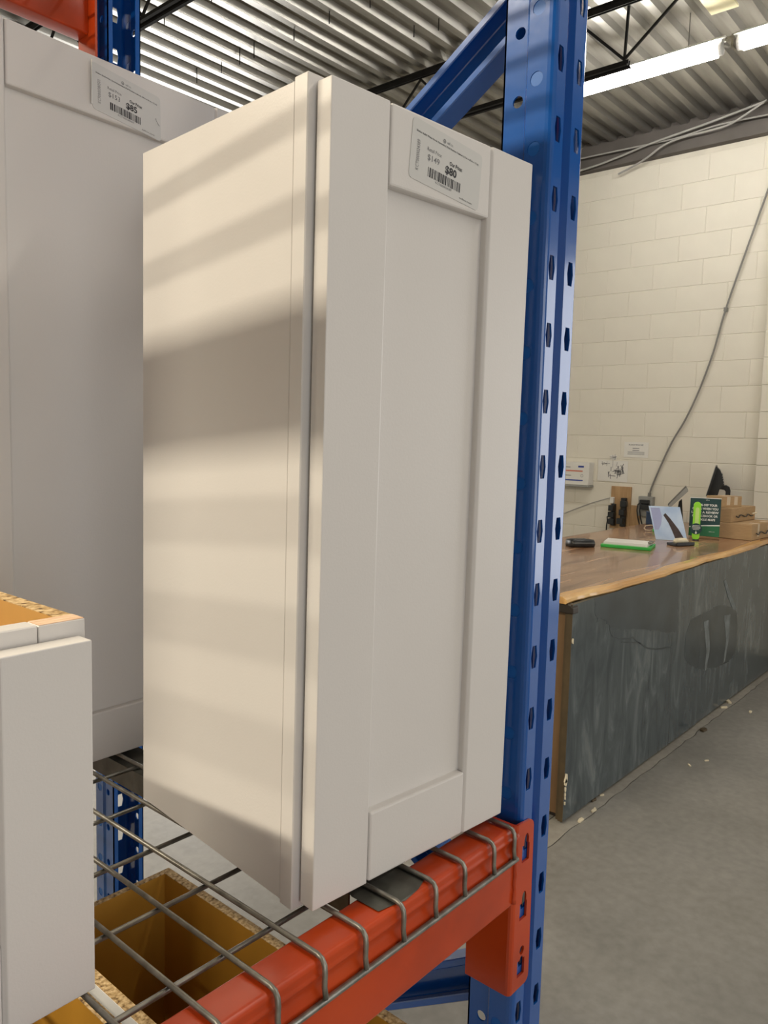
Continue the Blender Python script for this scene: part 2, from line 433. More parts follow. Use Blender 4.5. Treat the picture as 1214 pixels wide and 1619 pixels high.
joist(3.95, 'black open-web roof joist seen behind the blue diagonal brace and past the front post')

# ------------------------------------------------------------------ strip lamps in view
def strip_lamp(y0, y1, label):
    t = thing('strip_lamp', label, 'lamp', at(4.37, (y0+y1)/2, 3.9), group='strip lamps in view')
    build('housing', MB().prism([(-.034, .046), (.034, .046), (.022, .062), (-.022, .062)], (4.37, y0-.02, 3.9), (1,0,0), (0,0,1), (0, y1-y0+.04, 0)), M['lampwhite'], t, bevel=.004)
    build('tube', MB().tube([(4.37, y0+.03, 3.9), (4.37, y1-.03, 3.9)], .042, 16), M['tube'], t, smooth=False)
    for y, s_ in ((y0, 1), (y1, -1)):
        build('end_cap', MB().tube([(4.37, y, 3.9), (4.37, y+s_*.030, 3.9)], .036, 12).box(4.352, 4.388, min(y, y+s_*.03), max(y, y+s_*.03), 3.93, 3.95), M['lampwhite'], t)
        build('hanger', MB().tube([(4.37, y+s_*.2, 3.95), (4.37, y+s_*.2, 4.165)], .003, 6), M['pvc'], t)
    return t
lamp_ = strip_lamp(1.185, 2.42, 'lit white tube lamp under the ceiling, cut by the blue post')
strip_lamp(-.16, 1.10, 'lit white tube lamp at the right edge, end to end with another')

build('bracket', MB().box(4.345, 4.395, 1.118, 1.130, 3.885, 3.955).box(4.352, 4.388, 1.130, 1.168, 3.935, 3.950), M['galv'], lamp_)
build('cable_link', MB().tube([(4.37, 1.175, 3.91), (4.365, 1.15, 3.895), (4.375, 1.135, 3.905)], .006, 6), M['lampwhite'], lamp_)
# cables strung along the top of the wall
def cable(pts, r, name, label, cat, mat, group=None):
    # smooth the polyline (Catmull-Rom)
    P = [Vector(p) for p in pts]; out = []
    for i in range(len(P)-1):
        p0, p1, p2, p3 = P[max(i-1,0)], P[i], P[i+1], P[min(i+2, len(P)-1)]
        for k in range(5):
            u = k/5; out.append(.5*((2*p1)+(p2-p0)*u+(2*p0-5*p1+4*p2-p3)*u*u+(3*p1-p0-3*p2+p3)*u**3))
    out.append(P[-1])
    o = build(name, MB().tube(out, r, 8), mat, None, smooth=True)
    if label: rebase(o, P[len(P)//2]); tag(o, label, cat, group)
    return o
XC = 5.89
M['ropegrey'] = plain('pale_cable', (.34, .33, .31), rough=.5)
cable([(XC,3.6,3.90),(XC,2.8364,3.9455),(XC,2.5117,3.9861),(XC,2.2308,4.0364),(XC,1.7675,4.0937),(XC,1.3727,4.1521)], .0085, 'ceiling_cable', 'pale cable rising steadily to the right along the wall top', 'cable', M['ropegrey'], 'cables along the wall top')
cable([(XC+.02,3.6,4.06),(XC+.02,2.8335,4.0524),(XC+.02,2.4027,4.0444),(XC+.02,2.0505,4.0397),(XC+.02,1.6832,4.0672),(XC+.02,1.2,4.05)], .0065, 'ceiling_cable', 'thin pale cable running nearly level along the wall top', 'cable', M['ropegrey'], 'cables along the wall top')
cable([(XC+.035,2.52,3.86),(XC+.03,2.3785,3.8999),(XC,2.2554,3.9333),(XC-.02,2.1219,3.9914),(XC-.02,1.9615,4.0201),(XC-.02,1.7631,4.0242),(XC-.02,1.6136,4.0376),(XC-.02,1.4972,4.0838),(XC-.02,1.36,4.15)], .0085, 'ceiling_cable', 'pale cable sagging in a loop down onto the wall top', 'cable', M['ropegrey'], 'cables along the wall top')

# ------------------------------------------------------------------ pallet rack
PF = -.037          # outer face of the front post
def strip_cells(mb, P0, P1, zc0, n, pit, hole, zlo, zhi):
    """flat strip between plan points P0,P1 with a column of holes; hole = polygon of (s,z) with s measured from P0"""
    P0 = Vector((P0[0], P0[1], 0)); P1 = Vector((P1[0], P1[1], 0)); L = (P1-P0).length; d = (P1-P0)/L
    outer = [(0, -pit/2), (L, -pit/2), (L, pit/2), (0, pit/2)]
    pts = outer+hole; no = 4; nh = len(hole)
    tris = tessellate_polygon([[Vector((a, b_, 0)) for a, b_ in outer], [Vector((a, b_, 0)) for a, b_ in reversed(hole)]])
    order = list(range(4)) + [4+nh-1-i for i in range(nh)]
    for k in range(n):
        zc = zc0+k*pit
        mb.add([P0+d*a+Vector((0,0,zc+b_)) for a, b_ in pts], [tuple(order[i] for i in tr) for tr in tris])
    for a, b_ in ((zlo, zc0-pit/2), (zc0+(n-.5)*pit, zhi)):
        if b_ > a+1e-4: mb.add([P0+Vector((0,0,a)), P1+Vector((0,0,a)), P1+Vector((0,0,b_)), P0+Vector((0,0,b_))], [(0,1,2,3)])
def circ(s, r, n=14): return [(s+r*math.cos(2*PI*k/n), r*math.sin(2*PI*k/n)) for k in range(n)]
def hexa(s, w, wt, h): return [(s-wt/2, -h/2), (s+wt/2, -h/2), (s+w/2, 0), (s+wt/2, h/2), (s-wt/2, h/2), (s-w/2, 0)]
PIT = .0764
def post(parent, ymap):
    """C-section post with slotted face; ymap maps depth (0 = slotted face) to y"""
    Z0, Z1 = 0.012, 3.05; n = 39
    zs = 1.6465-21*PIT
    mb = MB()
    prof = [(.3195, .0685), (.3195, .0385), (.3155, .0345), (.3155, .0095), (.3163, .0045), (.3185, .0018), (.3218-.001, .0003), (.3225-.001, 0)]
    # left flank, lip to corner
    lip = [(.334, .0685), (.3195, .0685)]
    def flat(a, b_):
        A = Vector((a[0], ymap(a[1]), 0)); B = Vector((b_[0], ymap(b_[1]), 0))
        mb.add([A+Vector((0,0,Z0)), B+Vector((0,0,Z0)), B+Vector((0,0,Z1)), A+Vector((0,0,Z1))], [(0,1,2,3)])
    def holes(a, b_, hole, zoff, pit=PIT, z0=None):
        strip_cells(mb, (a[0], ymap(a[1])), (b_[0], ymap(b_[1])), zs+zoff if z0 is None else z0, n, pit, hole, Z0, Z1)
    def flank(mx, flipx):
        X = (lambda x: .708-x) if flipx else (lambda x: x)
        flat((X(.330), .0685), (X(.3195), .0685))
        holes((X(.3195), .0685), (X(.3195), .0385), circ(.0205, .0068), 0, .0755, 2.0656-26*.0755)
        flat((X(.3195), .0385), (X(.3160), .0345))
        holes((X(.3160), .0345), (X(.3160), .0095), circ(.0120, .0082), -.0204)
        c = [(X(.3160), .0095), (X(.3165), .0055), (X(.3180), .0025), (X(.3200), .0007), (X(.3222), 0)]
        for i in range(4): flat(c[i], c[i+1])
    flank(mb, False); flank(mb, True)
    # slotted face with the recessed groove
    hx = hexa(.0, .0125, .0082, .027)
    holes((.3222, 0), (.3415, 0), [(s_+.0055, z_) for s_, z_ in hexa(.0, .0122, .0080, .027)], 0) if False else None
    holes((.3165+.0057, 0), (.3415, 0), [(s_+.0068-.004, z_) for s_, z_ in hexa(.0045, .0142, .0092, .0275)], 0)
    flat((.3415, 0), (.3455, .0085)); flat((.3455, .0085), (.3555, .0085)); flat((.3555, .0085), (.3600, 0))
    holes((.3600, 0), (.3858, 0), [(s_, z_) for s_, z_ in hexa(.0140, .0145, .0095, .0275)], 0)
    o = build('post', mb, M['blue'], parent, fixn=False)
    # orient outward
    bm = bmesh.new(); bm.from_mesh(o.data)
    cx = .354; cy = ymap(.03)
    inv = WM[parent.name]
    for f in bm.faces:
        c = inv @ f.calc_center_median(); nn = f.normal
        d = Vector((c.x-cx, (c.y-cy)*1.3, 0))
        if abs(c.y-ymap(.0685)) < 1e-4: d = Vector((0, ymap(.1)-ymap(0), 0))
        if nn.dot(d) < 0: f.normal_flip()
    bm.to_mesh(o.data); bm.free()
    md = o.modifiers.new('solid', 'SOLIDIFY'); md.thickness = .0022; md.offset = -1
    # blind knock-out discs, a hair below the flank surface
    kd = None
    for sd in (0, 1):
        for k in range(n):
            p = Vector((.3166 if sd == 0 else .708-.3178, ymap(.0225), zs+k*PIT-.0204))
            if kd is None:
                kd = build('knockout', MB().tube([(p.x, p.y, p.z), (p.x+.0012, p.y, p.z)], .0081, 14), M['knock'], o); first_ = p
            else:
                c_ = kd.copy(); COL.objects.link(c_); c_.parent = o; c_.location = p-first_
                WM[c_.name] = WM[o.name] @ Matrix.Translation(p-first_)
    build('foot_plate', MB().box(.295, .413, min(ymap(-.01), ymap(.08)), max(ymap(-.01), ymap(.08)), 0, .012), M['blue'], parent, bevel=.003)
    return o
frame = thing('rack_frame', 'tall blue rack frame of two slotted steel posts with diagonal braces', 'rack frame', at(.354, .47, 0))
YB = .978           # outer face of the rear post
post(frame, lambda d: PF+d)
post(frame, lambda d: YB-d)
def brace(y0, z0, y1, z1):
    """C-channel brace, open towards -x"""
    A = Vector((.345, y0, z0)); B = Vector((.345, y1, z1)); d = (B-A).normalized()
    X = Vector((1, 0, 0)); V = d.cross(X).normalized()
    if V.z < 0: V = -V
    w, dp_, t_, lp = .027, .034, .003, .010
    prof = [(0, w), (dp_, w), (dp_, -w), (0, -w), (0, -w+lp), (t_, -w+lp), (t_, -w+t_), (dp_-t_, -w+t_), (dp_-t_, w-t_), (t_, w-t_), (t_, w-lp), (0, w-lp)]
    build('brace', MB().prism(prof, A, X, V, B-A), M['blue'], frame, bevel=.0012, seg=1)
zA = 2.118
dz_ = .64*(.905-.03)
brace(.022, zA+.004, .92, zA-.64*.898+.004)
brace(.022, .93+.02, .92, .95+.64*.898)
brace(.022, .893, .92, .893-.64*.898)
brace(.022, 2.20, .92, 2.20+.64*.898)

def rack_beam(name, label, ysign, dz, yoff, x0=-2.05):
    """orange box beam; ysign=1: front beam (outer face towards -y), -1: mirrored rear beam"""
    Y = (lambda y: y) if ysign > 0 else (lambda y: yoff-y)
    t = thing(name, label, 'rack beam', at(.3, Y(-.02), 1.04+dz))
    # outline in (y,z): box with rounded edges and a shallow step near the top of the outer face
    def arc(cx, cz, r, a0, a1, n=6): return [(cx+r*math.cos(a0+(a1-a0)*k/n), cz+r*math.sin(a0+(a1-a0)*k/n)) for k in range(n+1)]
    o_ = arc(-.004, 1.0445, .004, -PI/2, 0, 3)+arc(-.004, 1.1357, .004, 0, PI/2, 3)+arc(-.0335, 1.1332, .0065, PI/2, PI, 7)+[(-.0400, 1.1305)]+arc(-.0380, 1.1262, .0034, .75*PI, 1.2*PI, 4)+[(-.0388, 1.119), (-.0386, 1.112), (-.0410, 1.107)]+arc(-.0390, 1.1035, .003, .8*PI, PI, 2)+arc(-.0370, 1.0455, .005, PI, 1.5*PI, 6)
    poly = [(Y(a), b_+dz) for a, b_ in o_]
    build('beam_tube', MB().prism(poly, (x0, 0, 0), (0,1,0), (0,0,1), (.298-x0, 0, 0)), M['orange'], t, smooth=True).data.set_sharp_from_angle(angle=.62)
    # connector angle: plate on the slotted face and a plate inside the post, one rounded fold
    yf = -.0408
    mb = MB()
    def poly_with_holes(outer, hls, O, U, V, D):
        O, U, V, D = map(Vector, (O, U, V, D))
        allp = list(outer); loops = [[Vector((a, b_, 0)) for a, b_ in outer]]
        for h in hls:
            loops.append([Vector((a, b_, 0)) for a, b_ in reversed(h)]); allp += list(reversed(h))
        n = len(allp); tr = tessellate_polygon(loops)
        A = [O+U*a+V*b_ for a, b_ in allp]
        fs = [tuple(q) for q in tr]+[tuple(n+i for i in reversed(q)) for q in tr]
        st = 0
        for lp in loops:
            L = len(lp)
            for i in range(L): fs.append((st+i, st+(i+1) % L, n+st+(i+1) % L, n+st+i))
            st += L
        mb.add(A+[p+D for p in A], fs)
    z0, z1 = .921, 1.1365
    outer = [(.3045, z0), (.336, z0), (.3405, z0+.0018), (.3432, z0+.006), (.3438, z0+.011), (.3412, z1-.010), (.3398, z1-.005), (.3365, z1-.0015), (.332, z1+.0005), (.3045, z1+.003)]
    outer = [(a, b_+dz) for a, b_ in outer]
    hls = []
    for zc in (1.0985, 1.0235, .9485):
        rect = [(.3155, zc-.012), (.3322, zc-.012), (.3322, zc+.0095)]
        if zc > .95:
            h = rect+[(.3302, zc+.0095), (.3302, zc+.0165), (.3285, zc+.0215), (.3252, zc+.0238), (.3218, zc+.0215), (.3200, zc+.0165), (.3196, zc+.0095), (.3155, zc+.0095)]
        else:      # the lowest opening has a separate round hole over it
            h = rect+[(.3290, zc+.0095), (.3275, zc+.0125), (.3250, zc+.0137), (.3222, zc+.0125), (.3205, zc+.0095), (.3155, zc+.0095)]
            hls.append([(.3250+.0052*math.cos(2*PI*k/12), zc+.0212+.0058*math.sin(2*PI*k/12)+dz) for k in range(12)])
        hls.append([(a, b_+dz) for a, b_ in h])
    if ysign > 0:
        poly_with_holes(outer, hls, (0, yf, 0), (1,0,0), (0,0,1), (0, .0030, 0))
    else:
        poly_with_holes(outer, hls, (0, Y(yf), 0), (1,0,0), (0,0,1), (0, -.0030, 0))
    # fold + side plate (plan outline extruded upward)
    plan = [(.3045, yf), (.3015, yf+.0008), (.2992, yf+.003), (.2985, yf+.006), (.2985, .0245), (.3030, .0245), (.3030, yf+.0055), (.3045, yf+.0030)]
    mb.prism([(a, Y(b_)) for a, b_ in plan], (0,0,z0-.0005+dz), (1,0,0), (0,1,0), (0,0,z1+.003-z0))
    build('connector', mb, M['orange'], t)
    # weld bead and rivet hooks
    wb_ = []
    for k in range(15): wb_.append((.2965+rng.uniform(-.001, .001), Y(-.0425), 1.045+dz+k*.0062))
    build('weld', MB().tube(wb_, [.0032+rng.uniform(-.0006, .0008) for _ in wb_], 6), M['orange'], t, smooth=True)
    build('locking_tab', MB().prism([(.3215, 1.031+dz), (.3270, 1.033+dz), (.3272, 1.0435+dz), (.3250, 1.0465+dz), (.3222, 1.0435+dz)], (0, Y(-.0372), 0), (1,0,0), (0,0,1), (0, -.0030*ysign, 0)), M['galvdark'], t)
    return t
YS = YB+PF     # mirror sum of the two posts
rack_beam('rack_beam', 'orange rack beam in front, under the main cabinet', 1, 0, 0)
rack_beam('rack_beam', 'orange rack beam at the back of the cabinet deck, almost hidden', -1, 0, YS)
UPZ = 1.2945
rack_beam('rack_beam', 'orange rack beam at the top left, behind the tall back cabinet', -1, UPZ, YS)
rack_beam('rack_beam', 'orange rack beam of the upper level above the main cabinet, out of the frame', 1, UPZ, 0)

# wire deck
def wire_deck(label, dz, xr, group):
    t = thing('wire_deck', label, 'wire deck', at(xr-.58, .47, 1.1375+dz), group=group)
    zy, zx, r = 1.1434+dz, 1.1384+dz, .0026
    xsw = [xr+d for d in (0, -.0435, -.1015, -.1535, -.206, -.2615, -.3150, -.3695, -.4250)]
    while xsw[-1] > xr-1.13: xsw.append(xsw[-1]-.054)
    for x in xsw:
        f = lambda yy: yy
        path = [(x, -.0200, zy), (x, -.0365, zy), (x, -.0425, zy-.0018), (x, -.0456, zy-.0062), (x, -.0464, zy-.013), (x, -.0461, zy-.026), (x+.001, -.0470, zy-.0375)]
        back = [(x, YS+.02, zy), (x, YS+.0365, zy), (x, YS+.0425, zy-.0018), (x, YS+.0456, zy-.0062), (x, YS+.0464, zy-.013), (x, YS+.047, zy-.0375)]
        build('wire', MB().tube(list(reversed(path))+[(x, .2, zy-.0002), (x, .45, zy-.0008), (x, .70, zy-.0002)]+back, r, 8), M['galv'], t, smooth=True)
    for y in (.0268, .1275, .2270, .3275, .4305, .532, .633, .735, .836, .912):
        build('wire', MB().tube([(xsw[-1]-.004, y, zx), (xr+.006, y, zx)], r, 8), M['galv'], t, smooth=True)
    for y in (-.0463, YS+.0463):
        build('edge_rod', MB().tube([(xsw[-1]-.006, y, 1.1035+dz), (xr+.008, y, 1.1035+dz)], .0031, 10), M['galv'], t, smooth=True)
    for xo in (-.188, -.583, -.978):
        xc = xr+xo
        mb = MB()
        zt = 1.1356+dz
        mb.prism([(-.025, 0), (.025, 0), (.025, -.030), (.0225, -.030), (.0225, -.0022), (-.0225, -.0022), (-.0225, -.030), (-.025, -.030)], (xc, .022, zt), (1,0,0), (0,0,1), (0, .88, 0))
        for s_, ya, yb, yc in ((1, .03, .004, -.036), (-1, YS-.03, YS-.004, YS+.036)):
            # flared flat end lying over the beam
            z1_ = 1.1408+dz
            mb.add([(xc-.025, ya, zt), (xc+.025, ya, zt), (xc+.036, yb, z1_), (xc-.040, yb, z1_), (xc+.036, yc+s_*.006, z1_), (xc+.018, yc, z1_-.0008), (xc-.006, yc-s_*.002, z1_-.002), (xc-.016, yc, z1_-.0008), (xc-.040, yc+s_*.004, z1_)],
                   [(0,1,2,3), (3,2,4,5,6,7,8)])
        build('support_channel', mb, M['galvdark'], t, solid=.0008 if False else 0)
    return t
wire_deck('galvanised wire deck that the white cabinets stand on', 0, .2862, None)
wire_deck('galvanised wire deck of the upper level, above the frame', UPZ, .2862, None)

# ------------------------------------------------------------------ cabinets
def shaker(root, F, Wd, H, D, st, tr, br, top=True, fh=(-.007, .757), sz=(-.002, .754), th=.019, ov=.008, rear_mat='white'):
    """framed cabinet in the local frame F: door face at y=0, x along its width"""
    B = lambda: LMB(F)
    door = build('door', B().box(st-.01, Wd-st+.01, .0105, .0165, br-.01, H-tr+.01), M['white'], root)   # the flat centre panel carries stiles and rails
    for x0, x1, k in ((0, st, 1), (Wd-st, Wd, -1)):
        xi, xo = (x1, x0) if k > 0 else (x0, x1)       # inner edge carries a small chamfer
        build('stile', B().prism([(xo, 0), (xi-k*.0032, 0), (xi, .0034), (xi, th), (xo, th)], (0,0,0), (1,0,0), (0,1,0), (0,0,H)), M['white'], door, bevel=.0010, seg=2)
    build('edge_highlight', B().prism([(st-.001, .0115), (st+.0030, .0115), (st+.0026, .0095), (st+.0014, .0078), (st-.001, .0070)], (0,0,br), (1,0,0), (0,1,0), (0,0,H-tr-br)), M['highlight'], door)  # painted highlight: a whiter strip along the left inner stile edge
    for z0, z1 in ((0, br), (H-tr, H)):
        build('rail', B().box(st+.0004, Wd-st-.0004, .0006, th-.0006, z0, z1), M['white'], door, bevel=.0022, seg=2)
    fx0, fx1 = -ov, Wd+ov
    y0, y1 = th+.003, th+.022
    fs = .038
    ff = build('face_frame', B().box(fx0+fs, fx1-fs, y0, y1, fh[0], fh[0]+fs), M['white'], root, bevel=.001, seg=1)
    return door, ff, (fx0, fx1, y0, y1, fs)
def price_label(root, F, quadc, was, now, code, title):
    """sticker on the cabinet's top rail; quadc = corner (x,z) TL, TR, BL in the local frame"""
    TL, TR, BL = [Vector((a, 0, b_)) for a, b_ in quadc]
    U = TR-TL; V = BL-TL
    w, h = U.length, V.length; u = U.normalized(); v = V.normalized()
    Yp = -.0001
    Bq = LMB(F)
    # rounded sheet, 0.4 mm thick
    Bq.prism([(a-.0, b_) for a, b_ in rrect(w, h, .0045)], (TL.x, .0001, TL.z), u, v, (0, .0005, 0))
    lab = build('price_label', Bq, M['labelpaper'], root)
    O = TL+Vector((0, Yp, 0)); d = -v
    def P(a, b_): return O+u*(a*w)+v*(b_*h)
    ink = LMB(F); gi = LMB(F)
    put_text(ink, title, P(.055, .21), u, d, width=.89*w, height=.030*h, bold=.012)
    ring = LMB(F)
    n = 20; c = P(.435, .125)
    vs = [c+(u*math.cos(2*PI*k/n)+d*math.sin(2*PI*k/n))*(r_*h) for r_ in (.024, .036) for k in range(n)]
    gi.add(vs, [(k, (k+1) % n, n+(k+1) % n, n+k) for k in range(n)])
    gi.add([c+(u*math.cos(2*PI*k/n)+d*math.sin(2*PI*k/n))*(.013*h) for k in range(n)], [tuple(range(n))])
    put_text(gi, 'sell co.', P(.475, .145), u, d, width=.085*w, height=.048*h)
    put_text(gi, 'Retail Price', P(.215, .425), u, d, width=.195*w, height=.062*h)
    put_text(gi, was, P(.225, .575), u, d, width=.165*w, height=.100*h, bold=.006)
    put_text(ink, 'Our Price:', P(.53, .475), u, d, width=.185*w, height=.068*h, bold=.022)
    put_text(ink, now, P(.475, .635), u, d, width=.165*w, height=.128*h, bold=.032)
    # barcode
    rb = random.Random(code); x = .245; 
    while x < .70:
        bwid = rb.choice((.006, .006, .012, .018)); quad(ink, P(0, 0), u*w, v*h, x, min(x+bwid, .705), .685, .845); x += bwid+rb.choice((.006, .009, .014))
    put_text(gi, code, P(.47, .90), u, d, width=.23*w, height=.04*h, align='C')
    put_text(ink, 'sellco.com', P(.80, .945), u, d, width=.19*w, height=.032*h, align='C')
    put_text(gi, code, P(.115, .83), d, -u, width=.50*h, height=.040*w)
    build('label_print', ink, M['ink'], lab, fixn=False); build('label_print', gi, M['greyink'], lab, fixn=False)
    return lab

# main cabinet
Rc = Matrix(((0.9967, 0.0813, -0.0027), (-0.0814, 0.9966, -0.0098), (0.0019, 0.0100, 0.9999))).to_quaternion().to_matrix()
F1 = Rc.to_4x4(); F1.translation = Vector((0, 0, 1.1534))
c1 = thing('wall_cabinet', 'tall narrow white shaker cabinet in front, with the $80 label', 'cabinet', F1)
Wd, H = .2914, .75
door, ff, (fx0, fx1, y0, y1, fs) = shaker(c1, F1, Wd, H, .317, .0726, .0728, .0726)
Bx = lambda: LMB(F1)
for a, b_ in ((fx0, fx0+fs), (fx1-fs, fx1)):
    build('frame_stile', Bx().box(a, b_, y0, y1, -.0068, .757), M['white'], ff, bevel=.001, seg=1)
build('frame_rail', Bx().box(fx0+fs, fx1-fs, y0, y1, .757-fs, .757), M['white'], ff, bevel=.001, seg=1)
for a, b_ in ((fx0+.0005, fx0+.0155), (fx1-.0155, fx1-.0005)):
    build('side_panel', Bx().box(a, b_, y1, .317, -.0035, .754), M['white'], c1, bevel=.0008, seg=1)
build('top_panel', Bx().box(fx0+.0155, fx1-.0155, y1, .312, .728, .743), M['white'], c1)
build('bottom_panel', Bx().box(fx0+.0155, fx1-.0155, y1, .312, .008, .023), M['white'], c1)
build('back_panel', Bx().box(fx0+.0155, fx1-.0155, .308, .316, .0, .75), M['white'], c1)
price_label(c1, F1, ((.1003, .7462), (.2040, .7362), (.0962, .6905)), '$149', '$80', 'KCT0000024389', 'Shaker Solid White Stock Assembled Wall Kitchen Cabinet (12 in x 30 in x 12 in)')

# tall cabinet at the back
F2 = at(-.1385, .4640, 1.1462, math.radians(1.7))
c2 = thing('wall_cabinet', 'large white shaker cabinet at the back, with the $85 label', 'cabinet', F2)
W2, H2 = .4535, .9265
door, ff, (fx0, fx1, y0, y1, fs) = shaker(c2, F2, W2, H2, .317, .074, .0735, .068)
Bx = lambda: LMB(F2)
for a, b_ in ((fx0, fx0+fs), (fx1-fs, fx1)):
    build('frame_stile', Bx().box(a, b_, y0, y1, 0, H2+.004), M['white'], ff, bevel=.001, seg=1)
build('frame_rail', Bx().box(fx0+fs, fx1-fs, y0, y1, H2+.004-fs, H2+.004), M['white'], ff, bevel=.001, seg=1)
for a, b_ in ((fx0+.0005, fx0+.0155), (fx1-.0155, fx1-.0005)):
    build('side_panel', Bx().box(a, b_, y1, .317, 0, H2+.002), M['white'], c2, bevel=.0008, seg=1)
build('top_panel', Bx().box(fx0+.0155, fx1-.0155, y1, .312, H2-.022, H2-.007), M['white'], c2)
build('bottom_panel', Bx().box(fx0+.0155, fx1-.0155, y1, .312, .008, .023), M['white'], c2)
build('back_panel', Bx().box(fx0+.0155, fx1-.0155, .308, .316, .0, H2), M['white'], c2)
lab = price_label(c2, F2, ((.1825, .9185), (.2845, .9070), (.1838, .8615)), '$153', '$85', 'KCT0000380501', 'Shaker Solid White Stock Assembled Wall Kitchen Cabinet (18 in x 36 in x 12 in)')
# its left edge has peeled off and curls forward
cv = []; cf = []
for i, (x, y) in enumerate(((.1825, -.0006), (.1812, -.0016), (.1802, -.0038), (.1800, -.0062))):
    cv += [(x, y, .9180), (x+.0008+.0006*(3-i)/3, y*.35, .866)]
for i in range(3): cf.append((2*i, 2*i+1, 2*i+3, 2*i+2))
build('curled_edge', LMB(F2).add(cv, cf), M['labelpaper'], lab, solid=.0002)
# pencil squiggle on the label
sq = [(.2762+.0014*math.cos(a)*(1+.3*math.sin(3*a))+k*.0011, -.0013, .8735+.0042*math.sin(a)) for k, a in enumerate([x*.5 for x in range(3, 10)])]
build('pencil_mark', LMB(F2).tube([(a-.0000, b_, c) for a, b_, c in sq], .00025, 4), M['greyink'], lab)

# short open-topped cabinet at the left
F3 = at(-.1845, .0625, 1.1462, math.radians(1.2))
W3, H3 = .60, .2905
c3 = thing('wall_cabinet', 'short white cabinet at the left edge, open at the top', 'cabinet', F3)
F3s = F3 @ Matrix.Translation((-W3, 0, 0))
door, ff, (fx0, fx1, y0, y1, fs) = shaker(c3, F3s, W3, H3, .317, .0735, .0735, .0735, ov=.0065)
Bx = lambda: LMB(F3s)
zt = .3035
for a, b_ in ((fx0, fx0+fs), (fx1-fs, fx1)):
    build('frame_stile', Bx().box(a, b_, y0, y1, 0, zt-.0006), M['white'], ff, bevel=.0006, seg=1)
    build('stile_end_grain', Bx().box(a+.0006, b_-.0006, y0+.0006, y1-.0006, zt-.0012, zt), M['rawwood'], ff)
build('frame_rail', Bx().box(fx0+fs+.0006, fx1-fs-.0006, y0, y1, zt-fs, zt), M['white'], ff, bevel=.001, seg=1)
for a, b_, sgn in ((fx0+.0005, fx0+.0145, 1), (fx1-.0145, fx1-.0005, -1)):
    sp = build('side_panel', Bx().box(a, b_, y1, .317, 0, zt-.0012), M['melamine'], c3)
    build('raw_edge', Bx().box(a, b_, y1, .317, zt-.0012, zt-.0004), M['particle'], sp)
    xo = a-.0006 if sgn > 0 else b_
    build('white_skin', Bx().box(xo, xo+.0006, y1, .317, 0, zt-.0012), M['white'], sp)
    xi = b_ if sgn > 0 else a-.012
    build('cleat', Bx().box(xi, xi+.012, y1+.02, .30, .262, .274), M['melamine'], sp)
build('bottom_panel', Bx().box(fx0+.0145, fx1-.0145, y1, .312, .008, .023), M['melamine'], c3)
build('back_panel', Bx().box(fx0+.0145, fx1-.0145, .308, .316, .0, zt-.006), M['melamine'], c3)

# base cabinets on the floor below the deck, tops open
def base_cab(x0, x1, yb, zt, label, name='base_cabinet'):
    t = thing(name, label, 'cabinet', at((x0+x1)/2, (yb-.3), 0))
    yf = yb-.585; th = .0145
    for a, b_, sgn in ((x0, x0+th, -1), (x1-th, x1, 1)):
        sp = build('side_panel', MB().box(a, b_, yf, yb, 0.0, zt-.001), M['mapleshade'], t)
        build('raw_edge', MB().box(a, b_, yf, yb, zt-.001, zt), M['particle'], sp)
        xo = b_ if sgn > 0 else a-.0008
        build('white_skin', MB().box(xo, xo+.0008, yf, yb, 0.0, zt-.0006), M['white_edge'], sp)
    bp = build('back_panel', MB().box(x0+th, x1-th, yb-.010, yb, .0, zt-.001), M['mapleshade'], t)
    build('raw_edge', MB().box(x0+th, x1-th, yb-.010, yb, zt-.001, zt), M['particle'], bp)
    build('bottom_panel', MB().box(x0+th, x1-th, yf, yb-.01, .10, .115), M['mapleshade'], t)
    build('face_frame', MB().box(x0-.003, x1+.003, yf-.019, yf, .0, .115).box(x0-.003, x0+.035, yf-.019, yf, .115, zt).box(x1-.035, x1+.003, yf-.019, yf, .115, zt).box(x0+.035, x1-.035, yf-.019, yf, zt-.04, zt), M['white'], t)
    build('door', MB().box(x0+.01, x1-.01, yf-.040, yf-.021, .125, zt-.012), M['white'], t, bevel=.002)
    return t
ZB = .876
base_cab(.0015, .2255, .572, ZB, 'open-topped base cabinet on the floor under the wire deck, at the right')
base_cab(-.4900, -.0105, .560, ZB-.003, 'open-topped base cabinet under the wire deck, mostly behind the left cabinet')

# unseen tall cabinets, added behind the rack to shade the floor and rear post
for i in range(3):
    base_cab(-2.06+i*.68, -1.39+i*.68, 1.66, 1.64, ('left', 'middle', 'right')[i]+' of three unseen tall cabinets added behind the rack to shade the floor', name='shade_cabinet')

